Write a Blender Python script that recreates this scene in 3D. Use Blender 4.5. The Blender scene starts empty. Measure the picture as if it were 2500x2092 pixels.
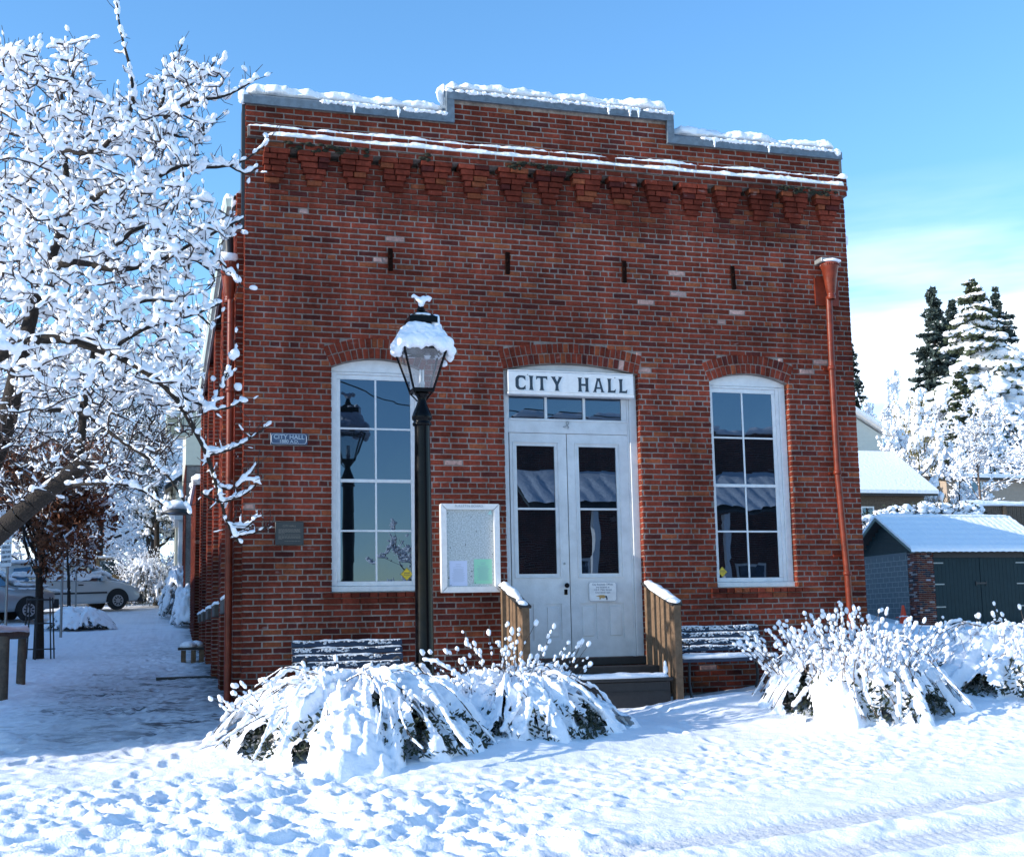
import bpy, bmesh, math, random
import numpy as np
from mathutils import Vector, Matrix
R_=math.radians
sc=bpy.context.scene
col=sc.collection
rnd=random.Random(7)
nr=np.random.default_rng(11)
# ------------------------------------------------------------------ camera model (solved from the facade's own lines)
CP=np.array([-0.889749,-15.1,0.90093404]); F=2985.; PX,PY=1255.,1150.
RC=np.array([[0.96191392,-0.27257173,-0.02064605],[-0.01494587,-0.12785959,0.99167966],[-0.27294364,-0.9536019,-0.12706374]])
def ray(x,y):
    v=np.array([x-PX,-(y-PY),-F]); return RC.T@(v/np.linalg.norm(v))
def W(x,y,Y): r=ray(x,y); return CP+r*(Y-CP[1])/r[1]
def WX(x,y,X): r=ray(x,y); return CP+r*(X-CP[0])/r[0]
# ------------------------------------------------------------------ terrain
YL=[-80,-15,-5,0,6.5,9.4,12.5,15.5,27,33,49,140,400]; ZL=[-1.6,-.75,-.27,0,.12,.28,.38,.5,1.45,1.9,2.87,4.2,5]
YR=[-80,-15,-5,0,25,31,45,70,140,400]; ZR=[-1.6,-.75,-.27,0,.07,.9,2.3,3.4,6,8]
def T(x,y):
    x=np.asarray(x,float); y=np.asarray(y,float)
    t=np.clip((x-.5)/8,0,1); t=t*t*(3-2*t)
    g=.0375*np.clip(np.log1p(np.exp(np.clip((x-2.6)*2,-30,30)))/2,0,45)
    z=np.interp(y,YL,ZL)*(1-t)+(np.interp(y,YR,ZR)+g)*t + g*(1-t)*0
    near=np.clip((y+2.4)/1.4,0,1); near*=np.clip((7.6-x)/2,0,1)
    z=z-near*g*np.clip((14-y)/4,0,1)
    z=z+1.9*np.exp(-((x-20.2)/2.6)**2-((y-27.)/4.)**2)
    return z
def G(px,py):
    r=ray(px,py); t=2.
    while t<300:
        p=CP+r*t
        if p[2]<T(p[0],p[1]): break
        t*=1.01
    lo,hi=t/1.01,t
    for _ in range(20):
        m=(lo+hi)/2; p=CP+r*m
        if p[2]<T(p[0],p[1]): hi=m
        else: lo=m
    return CP+r*hi
# ------------------------------------------------------------------ numpy noise
def _h(ix,iy,s): 
    n=(ix*374761393+iy*668265263+s*1442695041)&0xffffffff
    n=((n^(n>>13))*1274126177)&0xffffffff
    return ((n^(n>>16))&0xffff)/65535.
def vn(x,y,s=0):
    ix=np.floor(x).astype(np.int64); iy=np.floor(y).astype(np.int64); fx=x-ix; fy=y-iy
    fx=fx*fx*(3-2*fx); fy=fy*fy*(3-2*fy)
    a=_h(ix,iy,s);b=_h(ix+1,iy,s);c=_h(ix,iy+1,s);d=_h(ix+1,iy+1,s)
    return (a*(1-fx)+b*fx)*(1-fy)+(c*(1-fx)+d*fx)*fy
def fbm(x,y,s=0,o=4):
    v=0;a=.5
    for k in range(o): v=v+a*vn(x,y,s+k); x=x*2.03+17; y=y*2.03+31; a*=.5
    return v/(1-.5**o)
# ------------------------------------------------------------------ mesh builder
class MB:
    def __init__(s): s.V=[];s.L=[];s.C=[];s.M=[];s.K=[];s.n=0;s.S=[]
    def add(s,V,Fc,mat=0,c=None,smooth=False):
        V=np.asarray(V,float).reshape(-1,3)
        if isinstance(Fc,np.ndarray):
            k=Fc.shape[1]; s.L.append((Fc+s.n).ravel()); m=len(Fc); s.C.append(np.full(m,k))
        else:
            m=len(Fc); s.L.append(np.array([i+s.n for f in Fc for i in f])); s.C.append(np.array([len(f) for f in Fc]))
        s.V.append(V); s.n+=len(V); s.M.append(np.full(m,mat)); s.S.append(np.full(m,smooth))
        cc=np.ones((m,3)) if c is None else (np.tile(np.asarray(c,float),(m,1)) if np.ndim(c)==1 else np.asarray(c))
        s.K.append(cc)
    def box(s,a,b,mat=0,c=None,bev=0.,M=None):
        a=np.array(a,float);b=np.array(b,float); lo=np.minimum(a,b);hi=np.maximum(a,b)
        bev=min(bev,*( (hi-lo)*.45))
        if bev<=0:
            V=np.array([[x,y,z] for z in (lo[2],hi[2]) for y in (lo[1],hi[1]) for x in (lo[0],hi[0])])
            Fc=[(0,2,3,1),(4,5,7,6),(0,1,5,4),(2,6,7,3),(0,4,6,2),(1,3,7,5)]
        else:
            V=[];idx={}
            for sx in (0,1):
                for sy in (0,1):
                    for sz in (0,1):
                        p=np.array([hi[0] if sx else lo[0],hi[1] if sy else lo[1],hi[2] if sz else lo[2]])
                        d=np.array([-1 if sx else 1,-1 if sy else 1,-1 if sz else 1])*bev
                        for ax in range(3):
                            q=p+d; q[ax]=p[ax]; idx[(sx,sy,sz,ax)]=len(V); V.append(q)
            I=idx; Fc=[]
            for v in (0,1):
                f=[I[(v,0,0,0)],I[(v,1,0,0)],I[(v,1,1,0)],I[(v,0,1,0)]]; Fc.append(f if v else f[::-1])
                f=[I[(0,v,0,1)],I[(1,v,0,1)],I[(1,v,1,1)],I[(0,v,1,1)]]; Fc.append(f if not v else f[::-1])
                f=[I[(0,0,v,2)],I[(1,0,v,2)],I[(1,1,v,2)],I[(0,1,v,2)]]; Fc.append(f if v else f[::-1])
            for a_ in (0,1):
                for b_ in (0,1):
                    Fc.append([I[(a_,b_,0,0)],I[(a_,b_,1,0)],I[(a_,b_,1,1)],I[(a_,b_,0,1)]])
                    Fc.append([I[(a_,0,b_,0)],I[(a_,1,b_,0)],I[(a_,1,b_,2)],I[(a_,0,b_,2)]])
                    Fc.append([I[(0,a_,b_,1)],I[(1,a_,b_,1)],I[(1,a_,b_,2)],I[(0,a_,b_,2)]])
            for k in [(x,y,z) for x in (0,1) for y in (0,1) for z in (0,1)]:
                Fc.append([I[k+(0,)],I[k+(1,)],I[k+(2,)]])
            V=np.array(V)
        if M is not None: V=V@M[:3,:3].T+M[:3,3]
        s.add(V,Fc,mat,c)
    def obox(s,c,size,rz=0,mat=0,bev=0.,tilt=None,cc=None):
        M=Matrix.Translation(c)@Matrix.Rotation(rz,4,'Z')
        if tilt: M=M@Matrix.Rotation(tilt[1],4,tilt[0])
        h=np.array(size)/2; s.box(-h,h,mat,cc,bev,np.array(M))
    def tube(s,pts,rad,n=8,mat=0,smooth=True,cap=True,c=None):
        pts=np.asarray(pts,float); m=len(pts); rad=np.full(m,rad) if np.isscalar(rad) else np.asarray(rad,float)
        t=np.gradient(pts,axis=0); t/=np.linalg.norm(t,axis=1)[:,None]+1e-9
        up=np.array([0,0,1.]) if abs(t[:,2]).mean()<.9 else np.array([0,1.,0])
        u=np.cross(t,up); u/=np.linalg.norm(u,axis=1)[:,None]+1e-9; v=np.cross(u,t)
        a=np.arange(n)*2*np.pi/n
        V=(pts[:,None]+rad[:,None,None]*(np.cos(a)[None,:,None]*u[:,None]+np.sin(a)[None,:,None]*v[:,None])).reshape(-1,3)
        i=np.arange(m-1)[:,None]*n; j=np.arange(n)[None]; j2=(j+1)%n
        Fc=np.stack([i+j,i+n+j,i+n+j2,i+j2],-1).reshape(-1,4)
        s.add(V,Fc,mat,c,smooth)
        if cap: s.add(V[:n],[tuple(range(n))],mat,c); s.add(V[-n:],[tuple(range(n))[::-1]],mat,c)
    def lathe(s,prof,c=(0,0),n=20,mat=0,smooth=True,cc=None):
        prof=np.array(prof,float); m=len(prof); a=np.arange(n)*2*np.pi/n
        V=np.stack([c[0]+prof[:,0][:,None]*np.cos(a),c[1]+prof[:,0][:,None]*np.sin(a),np.repeat(prof[:,1][:,None],n,1)],-1).reshape(-1,3)
        i=np.arange(m-1)[:,None]*n; j=np.arange(n)[None]; j2=(j+1)%n
        s.add(V,np.stack([i+j,i+j2,i+n+j2,i+n+j],-1).reshape(-1,4),mat,cc,smooth)
    def prism(s,poly,y0,y1,mat=0,c=None,plane='XZ',off=0):
        p=np.array(poly,float); n=len(p)
        def mk(d):
            if plane=='XZ': return np.stack([p[:,0],np.full(n,d),p[:,1]],1)
            if plane=='YZ': return np.stack([np.full(n,d),p[:,0],p[:,1]],1)
            return np.stack([p[:,0],p[:,1],np.full(n,d)],1)
        V=np.vstack([mk(y0),mk(y1)]); Fc=[tuple(range(n)),tuple(range(2*n-1,n-1,-1))]+[(i,(i+1)%n,n+(i+1)%n,n+i) for i in range(n)]
        s.add(V,Fc,mat,c)
    def build(s,name,mats,parent=None,loc=None):
        me=bpy.data.meshes.new(name)
        V=np.vstack(s.V); L=np.concatenate(s.L); C=np.concatenate(s.C)
        me.vertices.add(len(V)); me.vertices.foreach_set('co',V.ravel().astype(np.float32))
        me.loops.add(len(L)); me.loops.foreach_set('vertex_index',L.astype(np.int32))
        me.polygons.add(len(C)); st=np.concatenate([[0],np.cumsum(C)[:-1]])
        me.polygons.foreach_set('loop_start',st.astype(np.int32)); me.polygons.foreach_set('loop_total',C.astype(np.int32))
        me.polygons.foreach_set('material_index',np.concatenate(s.M).astype(np.int32))
        me.polygons.foreach_set('use_smooth',np.concatenate(s.S).astype(bool))
        K=np.vstack(s.K)
        if K.min()<.999 or K.max()>1.001:
            at=me.attributes.new('bcol','FLOAT_COLOR','CORNER')
            at.data.foreach_set('color',np.repeat(np.hstack([K,np.ones((len(K),1))]),C,axis=0).ravel().astype(np.float32))
        me.update(calc_edges=True); me.validate()
        for m in (mats if isinstance(mats,(list,tuple)) else [mats]): me.materials.append(m)
        o=bpy.data.objects.new(name,me); col.objects.link(o)
        if parent is not None: o.parent=parent
        if loc is not None: o.location=loc
        return o
def tag(o,label=None,cat=None,group=None,kind=None):
    if label: o['label']=label
    if cat: o['category']=cat
    if group: o['group']=group
    if kind: o['kind']=kind
    return o
def empty(name,loc=(0,0,0)):
    # parts are modelled in world coordinates and shifted under the Empty that stands at the thing's base
    o=bpy.data.objects.new(name,None); col.objects.link(o); o.location=loc; o.empty_display_size=.1; return o
def part(mb,name,mats,root):
    o=mb.build(name,mats); o.parent=root
    loc=Vector(root.location); 
    if root.type=='EMPTY' and loc.length>0: o.location=-loc
    return o
def sub(mb,name,mats,par): return mb.build(name,mats,par)
# ------------------------------------------------------------------ materials
def mat(name,base=(.5,.5,.5),rough=.6,metal=0.,spec=.5,nscale=0,namt=.0,bump=0.,bscale=40,attr=False,coat=0.,detail=4,c2=None,sss=0.):
    m=bpy.data.materials.new(name); m.use_nodes=True; nt=m.node_tree; N=nt.nodes; L=nt.links; b=N['Principled BSDF']
    b.inputs['Roughness'].default_value=rough; b.inputs['Metallic'].default_value=metal; b.inputs['Specular IOR Level'].default_value=spec
    if coat: b.inputs['Coat Weight'].default_value=coat; b.inputs['Coat Roughness'].default_value=.08
    b.inputs['Base Color'].default_value=(*base,1)
    if sss:
        b.inputs['Subsurface Weight'].default_value=sss; b.inputs['Subsurface Radius'].default_value=(.02,.025,.04); b.inputs['Subsurface Scale'].default_value=1.
    tc=N.new('ShaderNodeTexCoord')
    src=None
    if attr:
        a=N.new('ShaderNodeAttribute'); a.attribute_name='bcol'; src=a.outputs['Color']
    if nscale:
        n=N.new('ShaderNodeTexNoise'); n.inputs['Scale'].default_value=nscale; n.inputs['Detail'].default_value=detail; n.inputs['Roughness'].default_value=.65
        L.new(tc.outputs['Object'],n.inputs['Vector'])
        if c2 is None:
            r=N.new('ShaderNodeMapRange'); r.inputs[1].default_value=.25; r.inputs[2].default_value=.75; r.inputs[3].default_value=1-namt; r.inputs[4].default_value=1+namt
            L.new(n.outputs['Fac'],r.inputs[0])
            mx=N.new('ShaderNodeMix'); mx.data_type='RGBA'; mx.blend_type='MULTIPLY'; mx.inputs[0].default_value=1
            L.new(r.outputs[0],mx.inputs[7])
            if src: L.new(src,mx.inputs[6])
            else: mx.inputs[6].default_value=(*base,1)
            src=mx.outputs[2]
        else:
            r=N.new('ShaderNodeMapRange'); r.inputs[1].default_value=.5-namt; r.inputs[2].default_value=.5+namt
            L.new(n.outputs['Fac'],r.inputs[0])
            mx=N.new('ShaderNodeMix'); mx.data_type='RGBA'; L.new(r.outputs[0],mx.inputs[0])
            if src: L.new(src,mx.inputs[6])
            else: mx.inputs[6].default_value=(*base,1)
            mx.inputs[7].default_value=(*c2,1); src=mx.outputs[2]
    if src: L.new(src,b.inputs['Base Color'])
    if bump:
        n2=N.new('ShaderNodeTexNoise'); n2.inputs['Scale'].default_value=bscale; n2.inputs['Detail'].default_value=5; L.new(tc.outputs['Object'],n2.inputs['Vector'])
        bp=N.new('ShaderNodeBump'); bp.inputs['Strength'].default_value=1; bp.inputs['Distance'].default_value=bump; L.new(n2.outputs['Fac'],bp.inputs['Height']); L.new(bp.outputs[0],b.inputs['Normal'])
    return m
M={}
M['snow']=mat('snow',(.86,.885,.93),.55,spec=.25,bump=.012,bscale=22)
M['snow_far']=mat('snow_far',(.80,.83,.88),.7,spec=.1,bump=.03,bscale=7)
M['snow_thin']=mat('thin_snow',(.80,.82,.86),.6,spec=.2,bump=.01,bscale=60)
M['ice']=mat('ice',(.75,.82,.88),.15,spec=.6)
M['brick']=mat('old_brick',(.3,.08,.05),.9,spec=.08,nscale=26,namt=.45,bump=.004,bscale=130,attr=True,detail=6)
M['mortar']=mat('mortar',(.255,.215,.19),.95,spec=.05,nscale=18,namt=.35,bump=.006,bscale=90)
def weather(m):
    # soot, damp and old wash marks: broad uneven patches and vertical runs over brick and joint alike
    nt=m.node_tree;N=nt.nodes;L=nt.links;b=N['Principled BSDF']; src=b.inputs['Base Color'].links[0].from_socket; tc=N.new('ShaderNodeTexCoord')
    def nz(sc_,det,mp_):
        p=N.new('ShaderNodeMapping'); p.inputs['Scale'].default_value=mp_; L.new(tc.outputs['Object'],p.inputs[0]); n=N.new('ShaderNodeTexNoise'); n.inputs['Scale'].default_value=sc_; n.inputs['Detail'].default_value=det; L.new(p.outputs[0],n.inputs[0]); return n.outputs[0]
    def mr(s,a,b_,c,d): r=N.new('ShaderNodeMapRange'); r.inputs[1].default_value=a;r.inputs[2].default_value=b_;r.inputs[3].default_value=c;r.inputs[4].default_value=d; L.new(s,r.inputs[0]); return r.outputs[0]
    def mul(a,b_): x=N.new('ShaderNodeMath'); x.operation='MULTIPLY'; L.new(a,x.inputs[0]); L.new(b_,x.inputs[1]); return x.outputs[0]
    sp=N.new('ShaderNodeSeparateXYZ'); L.new(tc.outputs['Object'],sp.inputs[0])
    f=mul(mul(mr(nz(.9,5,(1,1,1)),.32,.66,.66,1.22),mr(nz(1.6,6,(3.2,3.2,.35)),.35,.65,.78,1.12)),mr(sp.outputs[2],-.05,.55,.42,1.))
    x=N.new('ShaderNodeMix'); x.data_type='RGBA'; x.blend_type='MULTIPLY'; x.inputs[0].default_value=1; L.new(src,x.inputs[6]); L.new(f,x.inputs[7])
    # pale lime smears
    y=N.new('ShaderNodeMix'); y.data_type='RGBA'; L.new(mr(nz(5.5,9,(1,1,2.4)),.665,.74,0,.38),y.inputs[0]); L.new(x.outputs[2],y.inputs[6]); y.inputs[7].default_value=(.34,.26,.24,1); L.new(y.outputs[2],b.inputs['Base Color'])
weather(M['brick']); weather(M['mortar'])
M['zinc']=mat('zinc',(.13,.165,.20),.55,metal=.25,spec=.4,nscale=14,namt=.3)
M['white']=mat('white_paint',(.70,.70,.70),.5,nscale=12,namt=.10,bump=.0012,bscale=60)
M['door_white']=mat('door_paint',(.58,.59,.60),.55,nscale=5,namt=.14,bump=.0015,bscale=40)
M['navy']=mat('letter_paint',(.018,.035,.055),.5,nscale=50,namt=.4)
M['black']=mat('black_paint',(.003,.003,.004),.20,spec=.12,coat=.04,bump=.002,bscale=14)
M['dark']=mat('dark_metal',(.02,.022,.025),.5)
M['redpipe']=mat('red_pipe_paint',(.145,.024,.011),.4,spec=.22,coat=.06,nscale=7,namt=.45,bump=.002,bscale=30)
M['iron']=mat('rusty_iron',(.012,.006,.005),.9,spec=.0,nscale=30,namt=.4)
M['wood']=mat('weathered_wood',(.15,.098,.062),.85,spec=.2,nscale=14,namt=.4,bump=.004,bscale=30)
M['darkwood']=mat('dark_wet_wood',(.018,.016,.016),.6,nscale=20,namt=.4)
M['log']=mat('grey_log',(.10,.075,.055),.9,nscale=12,namt=.4,bump=.01,bscale=30)
M['bark']=mat('bark',(.019,.014,.011),.95,nscale=25,namt=.5,bump=.015,bscale=50)
M['bark_moss']=mat('mossy_bark',(.075,.06,.03),.95,nscale=8,namt=.12,c2=(.05,.075,.02),bump=.015,bscale=50)
M['twig']=mat('twig_bark',(.035,.024,.022),.9)
M['paletwig']=mat('pale_twig_bark',(.12,.085,.065),.9)
M['oakleaf']=mat('dry_oak_leaf',(.15,.052,.020),.8,nscale=3,namt=.6)
M['leaf']=mat('dark_leaf',(.018,.028,.014),.7,nscale=5,namt=.5)
M['needle']=mat('conifer_foliage',(.035,.05,.022),.85,nscale=2,namt=.5)
M['needle2']=mat('blue_conifer_foliage',(.03,.05,.045),.85,nscale=2,namt=.5)
M['stone']=mat('dark_stone',(.09,.08,.07),.9,nscale=14,namt=.4,bump=.006)
M['green']=mat('dark_teal_paint',(.010,.026,.031),.6,spec=.2,nscale=4,namt=.15)
M['block']=mat('grey_block',(.10,.12,.13),.9,nscale=8,namt=.15)
M['cream']=mat('cream_siding',(.55,.54,.44),.6,nscale=6,namt=.06)
M['pale']=mat('pale_siding',(.50,.52,.48),.7,nscale=4,namt=.06)
M['tan']=mat('tan_wall',(.35,.28,.22),.8,nscale=4,namt=.1)
M['cone']=mat('orange_plastic',(.75,.06,.015),.5)
M['carwhite']=mat('white_car_paint',(.48,.50,.50),.25,coat=.6)
M['cargrey']=mat('silver_car_paint',(.32,.34,.36),.3,metal=.3,coat=.6)
M['cartan']=mat('tan_car_paint',(.20,.125,.05),.3,coat=.6)
M['tyre']=mat('tyre',(.015,.015,.016),.85)
M['rim']=mat('rim',(.45,.46,.48),.35,metal=.6)
M['redlight']=mat('tail_lamp',(.35,.012,.01),.2,coat=.5)
M['gsteel']=mat('galvanised_steel',(.28,.30,.30),.5,metal=.5)
M['paper']=mat('white_paper',(.62,.66,.82),.8)
M['greenpaper']=mat('green_paper',(.32,.66,.46),.8)
M['yellow']=mat('yellow_sticker',(.75,.52,.02),.5)
M['ink']=mat('ink',(.05,.06,.09),.8)
M['bluesign']=mat('blue_sign',(.035,.07,.14),.4)
M['plaque']=mat('black_plaque',(.014,.02,.026),.35)
M['silver']=mat('silver_lettering',(.35,.42,.50),.4,metal=.3)
M['bronze']=mat('dull_lettering',(.16,.15,.13),.5)
M['handtan']=mat('tan_print',(.42,.26,.09),.6)
M['benchblue']=mat('blue_bench_paint',(.022,.035,.065),.45)
M['bulb']=mat('white_bulb',(.75,.78,.78),.3)
M['moss']=mat('moss',(.012,.013,.005),.95,nscale=30,namt=.5)
def glass(name,refl,tint=(.006,.009,.012)):
    m=bpy.data.materials.new(name); m.use_nodes=True; nt=m.node_tree; N=nt.nodes; L=nt.links; N.remove(N['Principled BSDF'])
    d=N.new('ShaderNodeBsdfDiffuse'); d.inputs[0].default_value=(*tint,1); g=N.new('ShaderNodeBsdfGlossy'); g.inputs['Roughness'].default_value=.0; g.inputs[0].default_value=(.55,.74,1,1)
    fr=N.new('ShaderNodeFresnel'); fr.inputs[0].default_value=1.5
    ad=N.new('ShaderNodeMath'); ad.operation='ADD'; ad.use_clamp=True; ad.inputs[1].default_value=refl; L.new(fr.outputs[0],ad.inputs[0])
    tc=N.new('ShaderNodeTexCoord'); n=N.new('ShaderNodeTexNoise'); n.inputs['Scale'].default_value=1.6; n.inputs['Detail'].default_value=1.5; L.new(tc.outputs['Object'],n.inputs['Vector'])
    bp=N.new('ShaderNodeBump'); bp.inputs['Distance'].default_value=.0011; L.new(n.outputs['Fac'],bp.inputs['Height']); L.new(bp.outputs[0],g.inputs['Normal'])
    mx=N.new('ShaderNodeMixShader'); L.new(ad.outputs[0],mx.inputs[0]); L.new(d.outputs[0],mx.inputs[1]); L.new(g.outputs[0],mx.inputs[2]); L.new(mx.outputs[0],N['Material Output'].inputs[0])
    return m
M['glass']=glass('window_glass',.11); M['carglass']=glass('car_glass',.12,(.03,.05,.05))
def clear_glass():
    m=bpy.data.materials.new('lantern_glass'); m.use_nodes=True; nt=m.node_tree; N=nt.nodes; L=nt.links; N.remove(N['Principled BSDF'])
    t=N.new('ShaderNodeBsdfTransparent'); t.inputs[0].default_value=(.86,.88,.9,1); g=N.new('ShaderNodeBsdfGlossy'); g.inputs['Roughness'].default_value=.05
    d=N.new('ShaderNodeBsdfDiffuse'); d.inputs[0].default_value=(.5,.52,.55,1)
    a=N.new('ShaderNodeMixShader'); a.inputs[0].default_value=.10; L.new(t.outputs[0],a.inputs[1]); L.new(g.outputs[0],a.inputs[2])
    b=N.new('ShaderNodeMixShader'); b.inputs[0].default_value=.10; L.new(a.outputs[0],b.inputs[1]); L.new(d.outputs[0],b.inputs[2]); L.new(b.outputs[0],N['Material Output'].inputs[0])
    return m
M['clear']=clear_glass()
# ------------------------------------------------------------------ world, sun, camera
SUN_EL,SUN_AZ=19.,3.6       # elevation; degrees in front of the facade plane, sun on the left
el,az=R_(SUN_EL),R_(SUN_AZ)
sd=Vector((-math.cos(el)*math.cos(az),-math.cos(el)*math.sin(az),math.sin(el)))   # towards the sun
w=bpy.data.worlds.new('World'); sc.world=w; w.use_nodes=True; nt=w.node_tree; N=nt.nodes; L=nt.links
bg=N['Background']; sky=N.new('ShaderNodeTexSky'); sky.sky_type='NISHITA'; sky.sun_disc=False; sky.sun_elevation=el
sky.sun_rotation=math.atan2(sd.x,sd.y); sky.altitude=500; sky.air_density=1.0; sky.dust_density=.3; sky.ozone_density=2.6
hs=N.new('ShaderNodeHueSaturation'); hs.inputs['Saturation'].default_value=1.17; hs.inputs['Value'].default_value=1.80; hs.inputs['Hue'].default_value=.498; L.new(sky.outputs[0],hs.inputs['Color'])
tc=N.new('ShaderNodeTexCoord'); sx=N.new('ShaderNodeSeparateXYZ'); L.new(tc.outputs['Generated'],sx.inputs[0])
mp=N.new('ShaderNodeMapping'); mp.inputs['Scale'].default_value=(1.6,1.6,9.); mp.inputs['Rotation'].default_value=(.05,.12,.3); L.new(tc.outputs['Generated'],mp.inputs[0])
nz=N.new('ShaderNodeTexNoise'); nz.inputs['Scale'].default_value=1.5; nz.inputs['Detail'].default_value=5; nz.inputs['Roughness'].default_value=.55; L.new(mp.outputs[0],nz.inputs[0])
cr=N.new('ShaderNodeMapRange'); cr.inputs[1].default_value=.43; cr.inputs[2].default_value=.66; L.new(nz.outputs[0],cr.inputs[0])
hz=N.new('ShaderNodeMapRange'); hz.inputs[1].default_value=.34; hz.inputs[2].default_value=.22; L.new(sx.outputs[2],hz.inputs[0])
hz2=N.new('ShaderNodeMapRange'); hz2.inputs[1].default_value=-.1; hz2.inputs[2].default_value=.2; L.new(sx.outputs[1],hz2.inputs[0])
ml=N.new('ShaderNodeMath'); ml.operation='MULTIPLY'; L.new(cr.outputs[0],ml.inputs[0]); L.new(hz.outputs[0],ml.inputs[1])
ml2=N.new('ShaderNodeMath'); ml2.operation='MULTIPLY'; L.new(ml.outputs[0],ml2.inputs[0]); L.new(hz2.outputs[0],ml2.inputs[1])
mx=N.new('ShaderNodeMix'); mx.data_type='RGBA'; L.new(ml2.outputs[0],mx.inputs[0]); L.new(hs.outputs[0],mx.inputs[6]); mx.inputs[7].default_value=(8.0,8.6,9.2,1)
L.new(mx.outputs[2],bg.inputs[0]); bg.inputs[1].default_value=.112
sl=bpy.data.lights.new('sun','SUN'); sl.energy=4.1; sl.angle=R_(.5); sl.color=(1,.92,.82); so=bpy.data.objects.new('sun',sl); col.objects.link(so)
so.rotation_euler=(-sd).to_track_quat('-Z','Y').to_euler()
cd=bpy.data.cameras.new('camera'); cam=bpy.data.objects.new('camera',cd); col.objects.link(cam); sc.camera=cam
cd.sensor_fit='HORIZONTAL'; cd.sensor_width=36; cd.lens=F/2500*36; cd.shift_x=-(PX-1250)/2500; cd.shift_y=(PY-1046)/2500; cd.clip_end=3000; cd.clip_start=.1
mw=Matrix([list(r) for r in RC.T]).to_4x4(); mw.translation=Vector(CP); cam.matrix_world=mw
sc.view_settings.view_transform='Standard'; sc.view_settings.look='None'; sc.view_settings.gamma=1; sc.view_settings.exposure=.80
sc.render.resolution_x=1024; sc.render.resolution_y=856
# ------------------------------------------------------------------ shared shapes
def _ico(sd_):
    bm=bmesh.new(); bmesh.ops.create_icosphere(bm,subdivisions=sd_,radius=1); V=np.array([v.co[:] for v in bm.verts]); Fc=np.array([[v.index for v in f.verts] for f in bm.faces]); bm.free(); return V,Fc
ICO={1:_ico(1),2:_ico(2),3:_ico(3)}
def blobs(mb,c,rad,axis=None,lvl=2,mat_=0,rough=.22,rg=nr):
    """many lumpy ellipsoids: c (n,3), rad (n,3) = along, side, up; axis (n,3)"""
    c=np.asarray(c,float); rad=np.asarray(rad,float); n=len(c)
    if n==0: return
    V,Fc=ICO[lvl]; k=len(V)
    if axis is None: axis=np.tile([1.,0,0],(n,1))
    t=axis/(np.linalg.norm(axis,axis=1)[:,None]+1e-9); up=np.tile([0,0,1.],(n,1)); up[np.abs(t[:,2])>.95]=[0,1,0]
    u=np.cross(up,t); u/=np.linalg.norm(u,axis=1)[:,None]; v=np.cross(t,u)
    var=1+rough*(rg.random((12,k))-.5); 
    base=V[None]*var[rg.integers(0,12,n)][:,:,None]*rad[:,None,:]
    P=base[:,:,0:1]*t[:,None]+base[:,:,1:2]*u[:,None]+base[:,:,2:3]*v[:,None]+c[:,None]
    mb.add(P.reshape(-1,3),(Fc[None]+np.arange(n)[:,None,None]*k).reshape(-1,3),mat_,None,True)
def segtubes(mb,P0,P1,R0,R1,n=5,mat_=0):
    P0=np.asarray(P0,float);P1=np.asarray(P1,float);R0=np.asarray(R0,float);R1=np.asarray(R1,float)
    t=P1-P0; t/=np.linalg.norm(t,axis=1)[:,None]+1e-9; up=np.tile([0,0,1.],(len(t),1)); up[np.abs(t[:,2])>.9]=[0,1,0]
    u=np.cross(t,up); u/=np.linalg.norm(u,axis=1)[:,None]; v=np.cross(u,t); a=np.arange(n)*2*np.pi/n
    d=np.cos(a)[None,:,None]*u[:,None]+np.sin(a)[None,:,None]*v[:,None]
    A=P0[:,None]+d*R0[:,None,None]; B=P1[:,None]+d*R1[:,None,None]
    V=np.concatenate([A,B],1).reshape(-1,3); m=len(P0); j=np.arange(n); j2=(j+1)%n
    Fc=np.stack([j,j+n,j2+n,j2],-1)
    mb.add(V,(Fc[None]+(np.arange(m)*2*n)[:,None,None]).reshape(-1,4),mat_,None,True)
def remesh(o,vox,smooth=3):
    md=o.modifiers.new('r','REMESH'); md.mode='VOXEL'; md.voxel_size=vox; md.use_smooth_shade=True
    if smooth:
        s2=o.modifiers.new('s','SMOOTH'); s2.iterations=smooth; s2.factor=.5
    dg=bpy.context.evaluated_depsgraph_get(); me=bpy.data.meshes.new_from_object(o.evaluated_get(dg)); old=o.data; mats=list(old.materials)
    o.modifiers.clear(); o.data=me; me.materials.clear()
    for m_ in mats: me.materials.append(m_)
    bpy.data.meshes.remove(old)
    me.polygons.foreach_set('use_smooth',np.ones(len(me.polygons),bool))
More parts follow.
